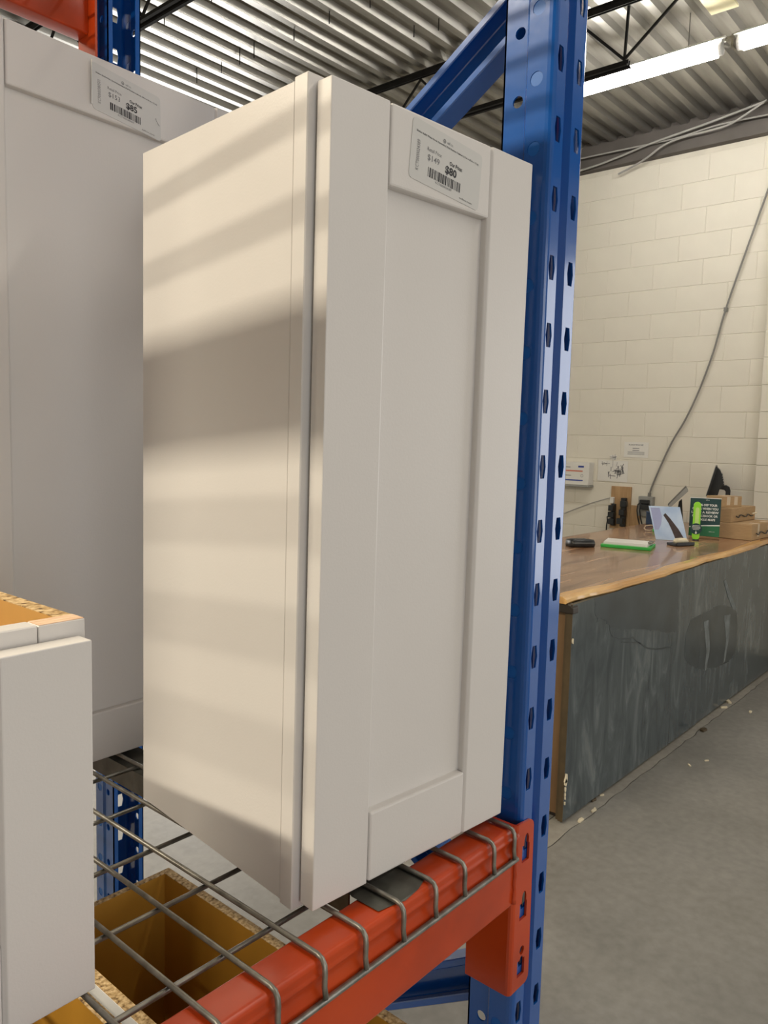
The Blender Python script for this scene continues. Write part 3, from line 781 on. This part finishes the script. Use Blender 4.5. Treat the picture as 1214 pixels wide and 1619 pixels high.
# ------------------------------------------------------------------ sales counter
ct = thing('sales_counter', 'long counter faced with a black chalkboard beside the block wall', 'counter', at(4.2, 1.45, 0))
CX0, CXS, CX1 = 2.405, 3.985, 5.93
cy = .962
M['black_trim'] = plain('dark_trim', (.022, .015, .010), rough=.4)
for a, b_, dy in ((CX0, CXS-.001, 0), (CXS+.001, CX1, .004)):
    p = build('chalkboard_panel', MB().box(a, b_, cy+dy, cy+.019, .012, .938), M['chalk'], ct)
    if a == CX0:
        build('panel_edge', MB().box(CX0-.004, CX0, cy-.0005, cy+.022, .010, .938), M['edgeboard'], p)
        # wiped patch and chalk strokes: thin films on the board
        wp = MB(); pts = [(2.60, .937), (3.56, .937), (3.60, .75), (3.62, .615), (3.49, .633), (3.25, .685), (3.06, .727), (2.9, .752), (2.75, .79), (2.71, .828), (2.67, .842), (2.64, .832), (2.615, .87)]
        rg = random.Random(11)
        fine = []
        for i in range(len(pts)):
            (xa, za), (xb, zb2) = pts[i], pts[(i+1) % len(pts)]
            for k in range(5):
                u_ = k/5; fine.append((xa+(xb-xa)*u_+rg.uniform(-.012, .012), min(.937, za+(zb2-za)*u_+rg.uniform(-.006, .006))))
        wp.prism(fine, (0, cy-.0008, 0), (1,0,0), (0,0,1), (0, .0008, 0))
        build('wiped_patch', wp, M['wiped'], p)
        build('wiped_patch', MB().prism([(3.80, .65), (3.978, .655), (3.978, .335), (3.79, .41), (3.735, .45), (3.735, .58)], (0, cy-.0008, 0), (1,0,0), (0,0,1), (0, .0008, 0)), M['wiped'], p)
        for path, r_ in (([(2.76, .79), (2.77, .765), (2.80, .735), (2.86, .718), (2.98, .69), (3.03, .69), (3.07, .665), (3.13, .64), (3.2, .605), (3.35, .572), (3.53, .55)], .007), ([(2.90, .69), (3.0, .672), (3.12, .645)], .005)):
            build('drawn_line', MB().add([q for (x, z) in path for q in ((x, cy-.0010, z-r_/2), (x, cy-.0010, z+r_/2))], [(2*i, 2*i+2, 2*i+3, 2*i+1) for i in range(len(path)-1)]), M['wiped'], p, solid=.0004)
build('end_panel', MB().box(CX0+.012, CX0+.03, cy+.022, 1.92, .03, .915), M['endboard'], ct)
build('end_stile', MB().box(CX0+.001, CX0+.012, cy+.019, cy+.034, .012, .925), M['edgeboard'], ct)
build('end_cap', MB().prism([(.955, .900), (1.05, .900), (1.05, .9385), (.985, .9385), (.966, .935), (.956, .926)], (CX0-.012, 0, 0), (0,1,0), (0,0,1), (.05, 0, 0)), M['black_trim'], ct, bevel=.004)
build('rear_panel', MB().box(CX0+.03, CX1, 1.90, 1.92, .012, .935), M['endboard'], ct)
build('plinth', MB().box(CX0+.04, CX1, cy+.03, 1.89, 0, .03), M['black_trim'], ct)
rg = random.Random(5)
for z, s_ in ((.196, 1.5), (.180, 1.2), (.150, .7), (.128, .6), (.112, .5), (.09, .45), (.784, .8)):
    pts = []
    k = 7
    mb = MB()
    poly = [(.010*s_*math.cos(2*PI*i/k)*rg.uniform(.5, 1.0), .016*s_*math.sin(2*PI*i/k)*rg.uniform(.7, 1.1)) for i in range(k)]
    mb.prism(poly, (CX0+.006, cy-.0055, z), (1,0,0), (0,0,1), (0, .0055, 0))
    build('torn_chip', mb, M['chip'], ct)
pr_ = [o for o in ct.children if o.name.startswith('chalkboard_panel')][-1]
build('wiped_patch', MB().prism([(3.99, .655), (4.28, .66), (4.50, .62), (4.62, .565), (4.66, .50), (4.68, .36), (4.64, .29), (4.54, .262), (4.30, .275), (3.99, .33)], (0, cy+.0032, 0), (1,0,0), (0,0,1), (0, .0008, 0)), M['wiped'], pr_)
for pl in ([(4.33, .80), (4.37, .80), (4.48, .70), (4.62, .585), (4.56, .585), (4.43, .69)], [(4.02, .60), (4.10, .60), (4.16, .42), (4.12, .30), (4.09, .30), (4.10, .42)], [(4.38, .58), (4.50, .57), (4.50, .40), (4.46, .28), (4.43, .28), (4.45, .42)]):
    build('chalk_smear', MB().prism(pl, (0, cy+.0024, 0), (1,0,0), (0,0,1), (0, .0008, 0)), M['chalkmark'], pr_)
# worktop: two live-edge slabs end to end
wt = thing('worktop', 'glossy live-edge timber worktop lying on the chalkboard counter', 'worktop', at(4.2, 1.45, .94))
for a, b_, sd in ((2.385, CXS-.001, 1), (CXS+.001, 5.95, 2)):
    rg = random.Random(sd); n = int((b_-a)/.05)
    fr = [(a+(b_-a)*i/n, .962+.008*math.sin(i*.21+sd)+.004*math.sin(i*.63)+rg.uniform(-.0022, .0022)+(.012*max(0, 1-i/7) if sd == 1 else 0)) for i in range(n+1)]
    sl = build('slab', MB().prism([(x, y+.0445+.012*math.sin(i*.3+sd)) for i, (x, y) in enumerate(fr)]+[(b_, 1.965), (a, 1.965)], (0,0,.940), (1,0,0), (0,1,0), (0,0,.030)), M['timber'], wt, bevel=.001, seg=1)
    vs = []; fs = []
    for i, (x, y) in enumerate(fr):
        w1 = rg.uniform(-.0018, .0018); w2 = rg.uniform(-.0018, .0018)
        bv = .045+.012*math.sin(i*.3+sd); vs += [(x, y+bv, .9702), (x, y+bv*.45+w1, .9672), (x, y+.004+w2, .957), (x, y+w1*.6, .946), (x, y+.006+w2, .9392), (x, y+bv, .9392)]
    for i in range(n):
        for k in range(5): fs.append((6*i+k, 6*i+6+k, 6*i+7+k, 6*i+1+k))
    fs.append((0,1,2,3,4,5)); fs.append(tuple(6*n+k for k in range(5, -1, -1)))
    build('live_edge', MB().add(vs, fs), M['liveedge'], sl, smooth=False)
HT = .971

# ---- things on the worktop
def view_frame(P, tilt=0.0):
    """frame at P facing the camera's side of the counter: u to the right, d deeper, z up"""
    v = Vector((P[0]+.4897, P[1]+.498, 0)).normalized()
    return v
t = thing('glasses_case', 'small rounded black case lying on the worktop by the blue post', 'case', at(3.86, 1.67, HT, math.radians(-39)))
F = at(3.86, 1.67, HT, math.radians(-39))
sec = lambda s_: [(-.045*s_, 0.0), (.045*s_, 0), (.054*s_, .012*s_), (.055*s_, .030*s_), (.047*s_, .044*s_), (-.040*s_, .050*s_), (-.052*s_, .040*s_), (-.056*s_, .018*s_)]
def loft(F, secs):
    mb = LMB(F); n = len(secs[0][1]); vs = []; fs = []
    for x, pl in secs: vs += [(x, a, b_) for a, b_ in pl]
    for i in range(len(secs)-1):
        for k in range(n): fs.append((i*n+k, (i+1)*n+k, (i+1)*n+(k+1) % n, i*n+(k+1) % n))
    fs.append(tuple(range(n))); fs.append(tuple((len(secs)-1)*n+k for k in reversed(range(n))))
    return mb.add(vs, fs)
build('case_body', loft(F, [(-.078, sec(.75)), (-.070, sec(.92)), (-.045, sec(1)), (.045, sec(1)), (.070, sec(.92)), (.078, sec(.75))]), M['black'], t, smooth=True)
build('case_lid_seam', LMB(F).box(-.072, .072, -.0572, -.0555, .026, .028), M['grey'], t)

t = thing('clipboard', 'bright green clipboard with a sheaf of papers on the worktop', 'clipboard', at(4.17, 1.5, HT, math.radians(-3)))
P4 = [(3.948, 1.596), (4.013, 1.296), (4.203, 1.289), (4.350, 1.713)]
cb = [(3.948, 1.580), (4.020, 1.297), (4.235, 1.352), (4.163, 1.635)]
build('board', MB().prism(cb, (0,0,HT-.0005), (1,0,0), (0,1,0), (0,0,.018)), M['greenclip'], t, bevel=.003)
ins = [(3.972, 1.570), (4.036, 1.320), (4.216, 1.366), (4.160, 1.620)]
mb = MB()
for k in range(5):
    a = .02*(k-2); c_, s_ = math.cos(a), math.sin(a); cx, cyy = 4.096, 1.469
    mb.prism([(cx+(x-cx)*c_-(y-cyy)*s_+.004*k, cyy+(x-cx)*s_+(y-cyy)*c_+.003*k) for x, y in ins], (0,0,HT+.0177+.0026*k), (1,0,0), (0,1,0), (0,0,.0022))
build('papers', mb, M['paper'], t)
build('clip', MB().prism([(4.110, 1.325), (4.20, 1.348), (4.193, 1.372), (4.104, 1.349)], (0,0,HT+.030), (1,0,0), (0,1,0), (0,0,.010)), M['galv'], t, bevel=.002)

def standing(P, lean=0.0, turn=0.0):
    """frame for an upright card at P: local x right as seen from the room, local y away, z up"""
    v = view_frame(P); yaw = math.atan2(v.y, v.x)-PI/2+turn
    return at(P[0], P[1], P[2], yaw) @ Matrix.Rotation(-lean, 4, 'X')
# picture in an acrylic stand
F = standing((4.635, 1.404, HT+.0008), lean=.18, turn=.10)
t = thing('picture_stand', 'pale blue picture of a dark strap in a tilted clear stand', 'picture', F)
w_, h_ = .197, .223
def sheet(F, poly, y, th): return LMB(F).prism(poly, (0, y, 0), (1,0,0), (0,0,1), (0, th, 0))
sk = -.055
q4 = lambda u, v: (-w_/2+u*w_+sk*(v), v*h_)
build('stand', sheet(F, [(-w_/2+.0, 0), (w_/2, 0), (w_/2+sk, h_), (-w_/2+sk, h_)], .004, .003), M['acrylic'], t)
build('stand_foot', LMB(standing((4.635, 1.404, HT), turn=.10)).box(-w_/2, w_/2, .006, .075, .0002, .003), M['acrylic'], t)
pc = build('picture', sheet(F, [q4(0, 0), q4(1, 0), q4(1, 1), q4(0, 1)], .002, .0015), M['photo'], t)
build('picture_blot', sheet(F, [q4(.04, .30), q4(.16, .30), q4(.27, .45), q4(.36, .70), q4(.34, .95), q4(.05, .95)], .0012, .0006), M['photolilac'], pc)
build('picture_strap', sheet(F, [q4(.63, .06), q4(.82, .02), q4(.90, .10), q4(.80, .34), q4(.60, .66), q4(.49, .80), q4(.41, .74), q4(.52, .52), q4(.58, .30)], .0010, .0008), M['leather'], pc)
build('picture_base', sheet(F, [q4(.66, .01), q4(.93, .01), q4(.92, .06), q4(.68, .06)], .0008, .0008), M['paper'], pc)
# review sign
F = standing((4.885, 1.283, HT+.0006), lean=.05, turn=.0)
t = thing('sign_holder', 'dark green sign about leaving a review, in a clear holder', 'sign', F)
w_, h_ = .198, .300
build('holder', sheet(F, [(-w_/2, 0), (w_/2, 0), (w_/2, h_), (-w_/2, h_)], .004, .004), M['acrylic'], t)
build('holder_foot', LMB(F).box(-w_/2, w_/2, .004, .075, 0, .003), M['acrylic'], t)
sp = build('sign_card', sheet(F, [(-w_/2+.003, .020), (w_/2-.003, .020), (w_/2-.003, .275), (-w_/2+.003, .275)], .0028, .0012), M['signdark'], t)
build('white_border', sheet(F, [(-w_/2+.001, .275), (w_/2-.001, .275), (w_/2-.001, .279), (-w_/2+.001, .279)], .0026, .0014), M['whiteink'], sp)
build('green_field', sheet(F, [(-w_/2+.003, .020), (w_/2-.003, .020), (w_/2-.003, .093), (0, .088), (-w_/2+.003, .076)], .0020, .0008), M['signgreen'], sp)
build('white_swoosh', sheet(F, [(-w_/2+.003, .076), (0, .088), (w_/2-.003, .093), (w_/2-.003, .101), (0, .095), (-w_/2+.003, .083)], .0016, .0008), M['whiteink'], sp)
pr = LMB(F)
for k, (s_, wd) in enumerate((('GET 5% OFF YOUR', .148), ('ORDER WHEN YOU', .162), ('LEAVE A REVIEW', .170), ('ON FACEBOOK OR', .160), ('GOOGLE MAPS', .130))):
    put_text(pr, s_, (0, .0012, .223-k*.0245), (1,0,0), (0,0,1), width=wd, height=.0145, bold=.03, align='C')
put_text(pr, 'sell co.', (.0, .0012, .262), (1,0,0), (0,0,1), height=.006, bold=.02)
put_text(pr, 'sellco.com', (.03, .0012, .050), (1,0,0), (0,0,1), height=.006, align='L')
build('sign_lettering', pr, M['whiteink'], sp, fixn=False)
# lime marker-like stand
F = standing((4.780, 1.300, HT), lean=.0)
t = thing('lime_tag', 'upright lime green tag with a round dark badge before the sign', 'tag', F)
def pill(w, h, n=8):
    return [(w/2*math.cos(-PI+PI*k/n), w/2+w/2*math.sin(-PI+PI*k/n)) for k in range(n+1)]+[(w/2*math.cos(PI*k/n), h-w/2+w/2*math.sin(PI*k/n)) for k in range(n+1)]
build('tag_body', sheet(F, [(a, b_+.002) for a, b_ in pill(.047, .255)], -.006, .012), M['lime'], t, bevel=.003)
build('tag_window', sheet(F, [(a+.002, b_+.055) for a, b_ in pill(.024, .165)], -.0075, .003), plain('pale_lime', (.62, .88, .28), rough=.3), t)
bd = build('badge', LMB(F).tube([(0, -.004, .078), (0, -.012, .078)], .037, 26), M['signdark'], t)
pr = LMB(F)
for k, wd in enumerate((.046, .052, .052, .040)):
    quad(pr, (0, -.0125, .098-k*.0085), (1,0,0), (0,0,1), -wd/2, wd/2, 0, .0028)
pr.prism([(-.004, .045), (.005, .045), (.006, .056), (.002, .058), (.001, .066), (-.002, .066), (-.002, .056), (-.005, .054)], (0, -.0126, 0), (1,0,0), (0,0,1), (0, .0004, 0))
build('badge_print', pr, M['whiteink'], bd)
build('foot', LMB(F).tube([(0, .004, 0), (0, .004, .008)], .022, 16), M['black'], t)
# small dark tray
F = at(4.435, 1.272, HT, math.radians(-28))
t = thing('card_tray', 'small flat black tray holding a beige lump, on the worktop', 'tray', F)
build('tray', LMB(F).box(-.075, .075, -.042, .042, 0, .016), M['black'], t, bevel=.004)
build('tray_lip', LMB(F).box(-.070, .070, -.047, -.042, .004, .024), M['black'], t, bevel=.002)
F = at(4.455, 1.278, HT+.016, math.radians(-28))
b_ = build('putty_lump', loft(F, [(-.05, [(a*.5, z*.5) for a, z in sec(.5)]), (-.03, sec(.52)), (.02, sec(.58)), (.05, [(a*.5, z*.5) for a, z in sec(.5)])]), M['chip'], None, smooth=True)
rebase(b_, (4.455, 1.278, HT+.016)); tag(b_, 'beige lump lying in the small black tray', 'lump')
# cardboard boxes
def carton(F, w, d, h, label, tape=True, string=True):
    t = thing('cardboard_box', label, 'box', F, group='cardboard boxes on the counter')
    build('carton', LMB(F).box(0, w, 0, d, 0, h), M['card'], t, bevel=.003)
    build('flap', LMB(F).box(.002, w-.002, .002, d/2-.001, h, h+.003), M['card'], t)
    build('flap', LMB(F).box(.002, w-.002, d/2+.001, d-.002, h, h+.003), M['card'], t)
    if tape:
        for x in ((.30*w, .64*w) if w < .25 else (.25*w, .70*w)):
            build('tape', LMB(F).box(x, x+.035, -.0006, .0, h*.2, h).box(x, x+.035, -.0006, .06, h+.003, h+.0036), M['tape'], t)
    if string:
        pth = [(w*u, -.006-.010*math.sin(u*9)**2, h*(.42+.08*math.sin(u*22))) for u in [i/14*.7+.12 for i in range(15)]]
        build('twine', LMB(F).tube(pth, .004, 6), M['black'], t)
        build('twine_end', LMB(F).tube([(w*.82, -.008, h*.5), (w*.97, -.014, h*.53)], .0055, 6), M['chip'], t)
    return t
B1 = at(5.0736, 1.0328, HT, math.radians(-3))
carton(B1, .45, .42, .104, 'brown cardboard box at the bottom of the counter stack')
B2 = at(5.0973, 1.1771, HT+.108, math.radians(-5))
carton(B2, .42, .24, .094, 'brown cardboard box in the middle of the counter stack', tape=False)
B3 = at(5.115, 1.262, HT+.2055, math.radians(-22))
carton(B3, .22, .12, .072, 'small taped cardboard box on top of the counter stack', string=False)
# monitor, edge on
P = Vector((5.60, 1.455, 0))
v = view_frame(P); r = Vector((v.y, -v.x, 0))
FM = Matrix(((r.x, v.x, 0, P.x), (r.y, v.y, 0, P.y), (0, 0, 1, HT), (0, 0, 0, 1)))
t = thing('monitor', 'black monitor seen edge-on behind the cardboard boxes', 'monitor', FM)
L = lambda: LMB(FM)
ex = lambda poly, d0, d1: L().prism(poly, (0, d0, 0), (1,0,0), (0,0,1), (0, d1-d0, 0))
zb_ = 1.2263-HT
build('screen', ex([(-.062, zb_+.0), (-.052, zb_-.002), (.004, zb_+.222), (-.008, zb_+.224)], -.12, .33), M['black'], t, bevel=.002)
build('bezel', ex([(-.0645, zb_), (-.062, zb_), (-.008, zb_+.224), (-.0105, zb_+.224)], -.12, .33), M['grey'], t)
bk = [(-.052, zb_+.0), (.016, zb_-.004), (.028, zb_+.05), (.045, zb_+.075)]
for k in range(5): bk += [(.060-.004*k, zb_+.088+k*.018), (.050-.004*k, zb_+.097+k*.018)]
bk += [(.026, zb_+.190), (.004, zb_+.212)]
build('back_shell', ex(bk, -.04, .25), M['black'], t)
build('neck', ex([(.016, zb_+.045), (.028, zb_+.078), (.075, zb_+.078), (.098, zb_+.066), (.106, zb_+.040), (.106, -.0+.012), (.072, .012), (.072, zb_+.030), (.062, zb_+.042), (.040, zb_+.045)], .07, .15), M['black'], t, bevel=.004)
build('base', L().box(-.02, .16, .0, .22, 0, .012), M['black'], t, bevel=.003)
# tilted tablet
P = Vector((5.41, 1.67, 0)); v = view_frame(P); r = Vector((v.y, -v.x, 0))
FT = Matrix(((r.x, v.x, 0, P.x), (r.y, v.y, 0, P.y), (0, 0, 1, HT), (0, 0, 0, 1)))
t = thing('till_screen', 'slim grey touch screen leaning steeply on the counter, seen edge-on', 'screen', FT)
L = lambda: LMB(FT)
ex = lambda poly, d0, d1: L().prism(poly, (0, d0, 0), (1,0,0), (0,0,1), (0, d1-d0, 0))
build('screen_shell', ex([(-.062, .172), (-.044, .158), (.076, .287), (.060, .318)], -.05, .18), M['grey'], t, bevel=.003)
build('glass', ex([(-.0625, .1735), (-.062, .172), (.060, .318), (.0585, .319)], -.045, .175), M['black'], t)
build('stand', ex([(-.01, .0), (.06, 0), (.035, .22), (.015, .20)], .02, .10), M['black'], t, bevel=.003)
# navy box
F = standing((5.55, 1.915, HT), turn=.05)
t = thing('navy_box', 'small navy blue box behind the blue picture', 'box', F)
build('box_body', LMB(F).box(-.038, .045, -.03, .05, 0, .088), M['bluebox'], t, bevel=.003)
build('box_lid', LMB(F).box(-.040, .047, -.032, .052, .088, .098), M['bluebox'], t, bevel=.003)
# green tag with a looped white cord
F = standing((5.07, 1.665, HT))
t = thing('green_tag', 'small green tag with a looped pale cord behind the picture', 'tag', F)
build('tag_plate', LMB(F).box(-.04, .08, -.03, .03, .001, .020), M['greenclip'], t, bevel=.004)
build('cord_loop', LMB(F).tube([(-.035, 0, .012), (-.06, -.01, .006), (-.085, -.005, .006), (-.10, .01, .018), (-.09, .02, .035), (-.06, .02, .042), (-.02, .02, .042), (.02, .02, .036)], .0035, 6), M['tape'], t, smooth=True)

# ------------------------------------------------------------------ things on the block wall
def notice(y0, y1, z0, z1, label, draw, x=XW-.004):
    t = thing('notice', label, 'notice', at(x, (y0+y1)/2, (z0+z1)/2), group='notices taped to the block wall')
    sh = build('sheet', MB().box(x, x+.0008, y0, y1, z0, z1), M['paper'], t)
    ink = MB(); draw(ink, x-.0007)
    build('print', ink, M['greyink'], sh, fixn=False)
    return t
Uy = Vector((0, -1, 0)); Vz = Vector((0, 0, 1))
def dr1(ink, x):
    put_text(ink, 'NOTICE', (x, 2.262, 1.585), Uy, Vz, width=.13, height=.012, bold=.02, align='C')
    for k in range(2): quad(ink, (x, 2.262, 1.558-k*.018), Uy, Vz, -.03, .03, 0, .006)
    for k in range(3): quad(ink, (x, 2.335, 1.508+k*.010), Uy, Vz, 0, .15, 0, .0035)
def scrib(ink, x, y0, y1, z0, z1, n, seed, th=.006):
    rg = random.Random(seed)
    for k in range(n):
        a = rg.uniform(y0, y1); z = rg.uniform(z0, z1); ln = rg.uniform(.03, .075); an = rg.choice((rg.uniform(1.2, 1.9), rg.uniform(1.2, 1.9), rg.uniform(-.2, .3)))
        d = Vector((0, -math.cos(an), math.sin(an))); p = Vector((0, d.z, -d.y))
        c = Vector((x, a, z))
        ink.add([c-d*ln/2-p*th/2, c+d*ln/2-p*th/2, c+d*ln/2+p*th/2, c-d*ln/2+p*th/2], [(0,1,2,3)])
def dr2(ink, x):
    scrib(ink, x, 2.385, 2.50, 1.31, 1.395, 15, 4); scrib(ink, x, 2.365, 2.42, 1.325, 1.40, 8, 9)
    scrib(ink, x, 2.40, 2.56, 1.415, 1.425, 8, 2, .003)
def dr3(ink, x): scrib(ink, x, 2.44, 2.475, 1.465, 1.488, 6, 8, .003)
notice(2.152, 2.367, 1.484, 1.615, 'white printed notice, the highest sheet on the block wall', dr1)
notice(2.325, 2.600, 1.267, 1.448, 'white notice with bold handwriting on the block wall', dr2)
notice(2.432, 2.490, 1.458, 1.497, 'tiny scribbled note above the handwritten notice', dr3)
# clear sleeve glint at the top of the printed notice is part of its tape
t = thing('wall_box', 'white wall box with blue and red lines, cut off by the blue post', 'box', at(XW-.05, 2.75, 1.32))
build('box_body', MB().box(5.905, XW, 2.640, 3.00, 1.222, 1.425), M['paper'], t, bevel=.005)
build('box_shelf', MB().box(5.90, XW, 2.635, 3.00, 1.206, 1.221), M['grey'], t, bevel=.003)
pb_ = MB(); quad(pb_, (5.9042, 2.745, 1.378), Uy, Vz, 0, .055, 0, .016); quad(pb_, (5.9042, 2.95, 1.258), Uy, Vz, 0, .255, 0, .011)
build('blue_print', pb_, M['blueink'], t, fixn=False)
pb_ = MB(); quad(pb_, (5.9042, 2.95, 1.340), Uy, Vz, 0, .25, 0, .013)
build('red_print', pb_, M['redink'], t, fixn=False)
pb_ = MB(); quad(pb_, (5.9042, 2.95, 1.376), Uy, Vz, 0, .13, 0, .006); quad(pb_, (5.9042, 2.95, 1.302), Uy, Vz, 0, .14, 0, .006)
n = 16
pb_.add([(5.9042, 2.705-r_*math.cos(2*PI*k/n), 1.306+r_*math.sin(2*PI*k/n)) for r_ in (.010, .013) for k in range(n)], [(k, (k+1) % n, n+(k+1) % n, n+k) for k in range(n)])
build('grey_print', pb_, M['greyink'], t, fixn=False)
# plywood backing board with two power strips
t = thing('backing_board', 'tall plywood board fixed to the block wall behind the counter', 'board', at(XW-.01, 2.36, 1.05))
build('board', MB().box(5.982, XW, 2.278, 2.458, .86, 1.228), M['ply'], t, bevel=.001)
build('board', MB().box(5.986, XW, 2.192, 2.277, .88, 1.072), M['ply'], t, bevel=.001)
def power_strip(y0, y1, z0, z1, label, seed):
    t = thing('power_strip', label, 'power strip', at(5.97, (y0+y1)/2, (z0+z1)/2), group='power strips on the board')
    build('strip_body', MB().box(5.945, 5.982, y0, y1, z0, z1), M['black'], t, bevel=.006)
    rg = random.Random(seed)
    for k in range(3):
        z = z0+(z1-z0)*(.18+.30*k); yy = y0-.012+rg.uniform(-.008, .02)
        build('plug', MB().box(5.905, 5.945, yy, yy+rg.uniform(.045, .06), z-.02, z+.03), M['black'], t, bevel=.005)
    return t
power_strip(2.402, 2.437, .885, 1.076, 'left power strip on the board, slim with a white adapter at its top', 3)
power_strip(2.305, 2.352, .882, 1.133, 'right power strip on the board, thick with bulky black plugs', 6)
t = thing('white_adapter', 'white plug adapter with its thin cord on the plywood board edge', 'adapter', at(5.965, 2.43, 1.11))
build('adapter', MB().box(5.948, 5.982, 2.420, 2.452, 1.078, 1.132), M['paper'], t, bevel=.004)
build('cord', MB().tube([(5.962, 2.452, 1.125), (5.970, 2.52, 1.105), (5.977, 2.636, 1.065), (5.977, 2.76, 1.012), (5.977, 2.883, .957), (5.977, 3.02, .90)], .004, 6), M['ropegrey'], t, smooth=True)
o = build('plug_cord', MB().tube([(5.93, 2.435, .975), (5.92, 2.455, .960), (5.945, 2.462, .925), (5.955, 2.472, .88), (5.96, 2.475, .84)], .006, 8), M['black'], None, smooth=True)
rebase(o, (5.945, 2.462, .9)); tag(o, 'black cord hanging from the left power strip behind the counter', 'cord')
# grey outlet box and its feed cable
t = thing('outlet_box', 'grey outlet box on the wall with black plugs and cords', 'outlet', at(5.97, 2.13, 1.08))
build('box_body', MB().box(5.945, XW, 2.071, 2.195, .99, 1.158), M['grey'], t, bevel=.004)
for y0, z0, w, h in ((2.092, 1.098, .076, .034), (2.085, 1.05, .082, .046)):
    build('plug', MB().box(5.90, 5.945, y0, y0+w, z0, z0+h), M['black'], t, bevel=.006)
for dy in (0, .024):
    build('cord', MB().tube([(5.915, 2.160-dy*.5, 1.11), (5.90, 2.176-dy, 1.09), (5.905, 2.184-dy, 1.04), (5.92, 2.180-dy, .98), (5.94, 2.168-dy, .91)], .0055, 8), M['black'], t, smooth=True)
pts = [(1.20, 3.95), (1.27, 3.74), (1.3364, 3.5295), (1.4615, 3.1056), (1.5874, 2.6683), (1.6585, 2.3492), (1.7443, 2.0677), (1.8403, 1.8247), (1.9472, 1.6217), (2.0258, 1.4302), (2.0955, 1.2405), (2.1125, 1.157)]
o = cable([(5.972, y, z) for y, z in pts], .0075, 'feed_cable', 'grey cable curving down the block wall into the outlet box', 'cable', M['pvc'])
mb = MB()
for y, z in ((1.5874, 2.6683),): mb.box(5.960, XW-.0016, y-.012, y+.012, z-.015, z+.015)
build('cable_clip', mb, M['pvc'], o)
build('cable_gland', MB().tube([(5.972, 2.110, 1.19), (5.972, 2.113, 1.1585)], .013, 10), M['pvc'], o)

# ------------------------------------------------------------------ flakes on the floor
rg = random.Random(9)
fl = None
for i, (x, y, s_, lb_) in enumerate(((2.485, .919, 1.3, 'white flake in the floor crack nearest the counter corner'), (2.607, .9187, 1.1, 'second white flake along the floor crack from the counter corner'), (2.775, .9607, .8, 'small pale flake between the floor crack and the chalkboard foot'),
     (4.559, .9588, 2.0, 'farthest pale flake, right against the chalkboard foot'), (4.4275, .944, 1.5, 'pale flake in the crack just before the farthest one'), (4.462, .80, 1.2, 'pale flake out on the open floor, far right'),
     (3.40, .787, .8, 'left one of two tiny flakes on the open floor midway'), (3.52, .743, .8, 'right one of two tiny flakes on the open floor midway'), (2.63, .925, .6, 'tiny pale speck beside the second flake in the crack'))):
    if fl is None:
        fl = build('paint_flake', MB().prism([(-.016, -.004), (.012, -.007), (.018, .003), (.004, .007), (-.013, .005)], (0,0,0), (1,0,0), (0,1,0), (0,0,.005)), M['chip'], None); o = fl
    else:
        o = fl.copy(); COL.objects.link(o)
    o.location = (x, y, 0.0002); o.scale = (s_, s_, s_); o.rotation_euler = (0, 0, rg.uniform(-.6, .9))
    tag(o, lb_, 'flake', 'pale flakes on the floor')
for (x, y, s_) in ((2.699, .9668, 1.2), (3.9437, .9021, 1.7)):
    o = build('dirt_clod', MB().prism([(-.018*s_, -.006*s_), (.010*s_, -.010*s_), (.020*s_, .003*s_), (.004*s_, .012*s_), (-.012*s_, .008*s_)], (x, y, 0), (1,0,0), (0,1,0), (0,0,.010)), M['edgeboard'], None, bevel=.003)
    rebase(o, (x, y, 0)); tag(o, 'dark crumb on the floor against the chalkboard, ' + ('nearer the post' if x < 3 else 'further from the post'), 'crumb', 'dark crumbs on the floor')
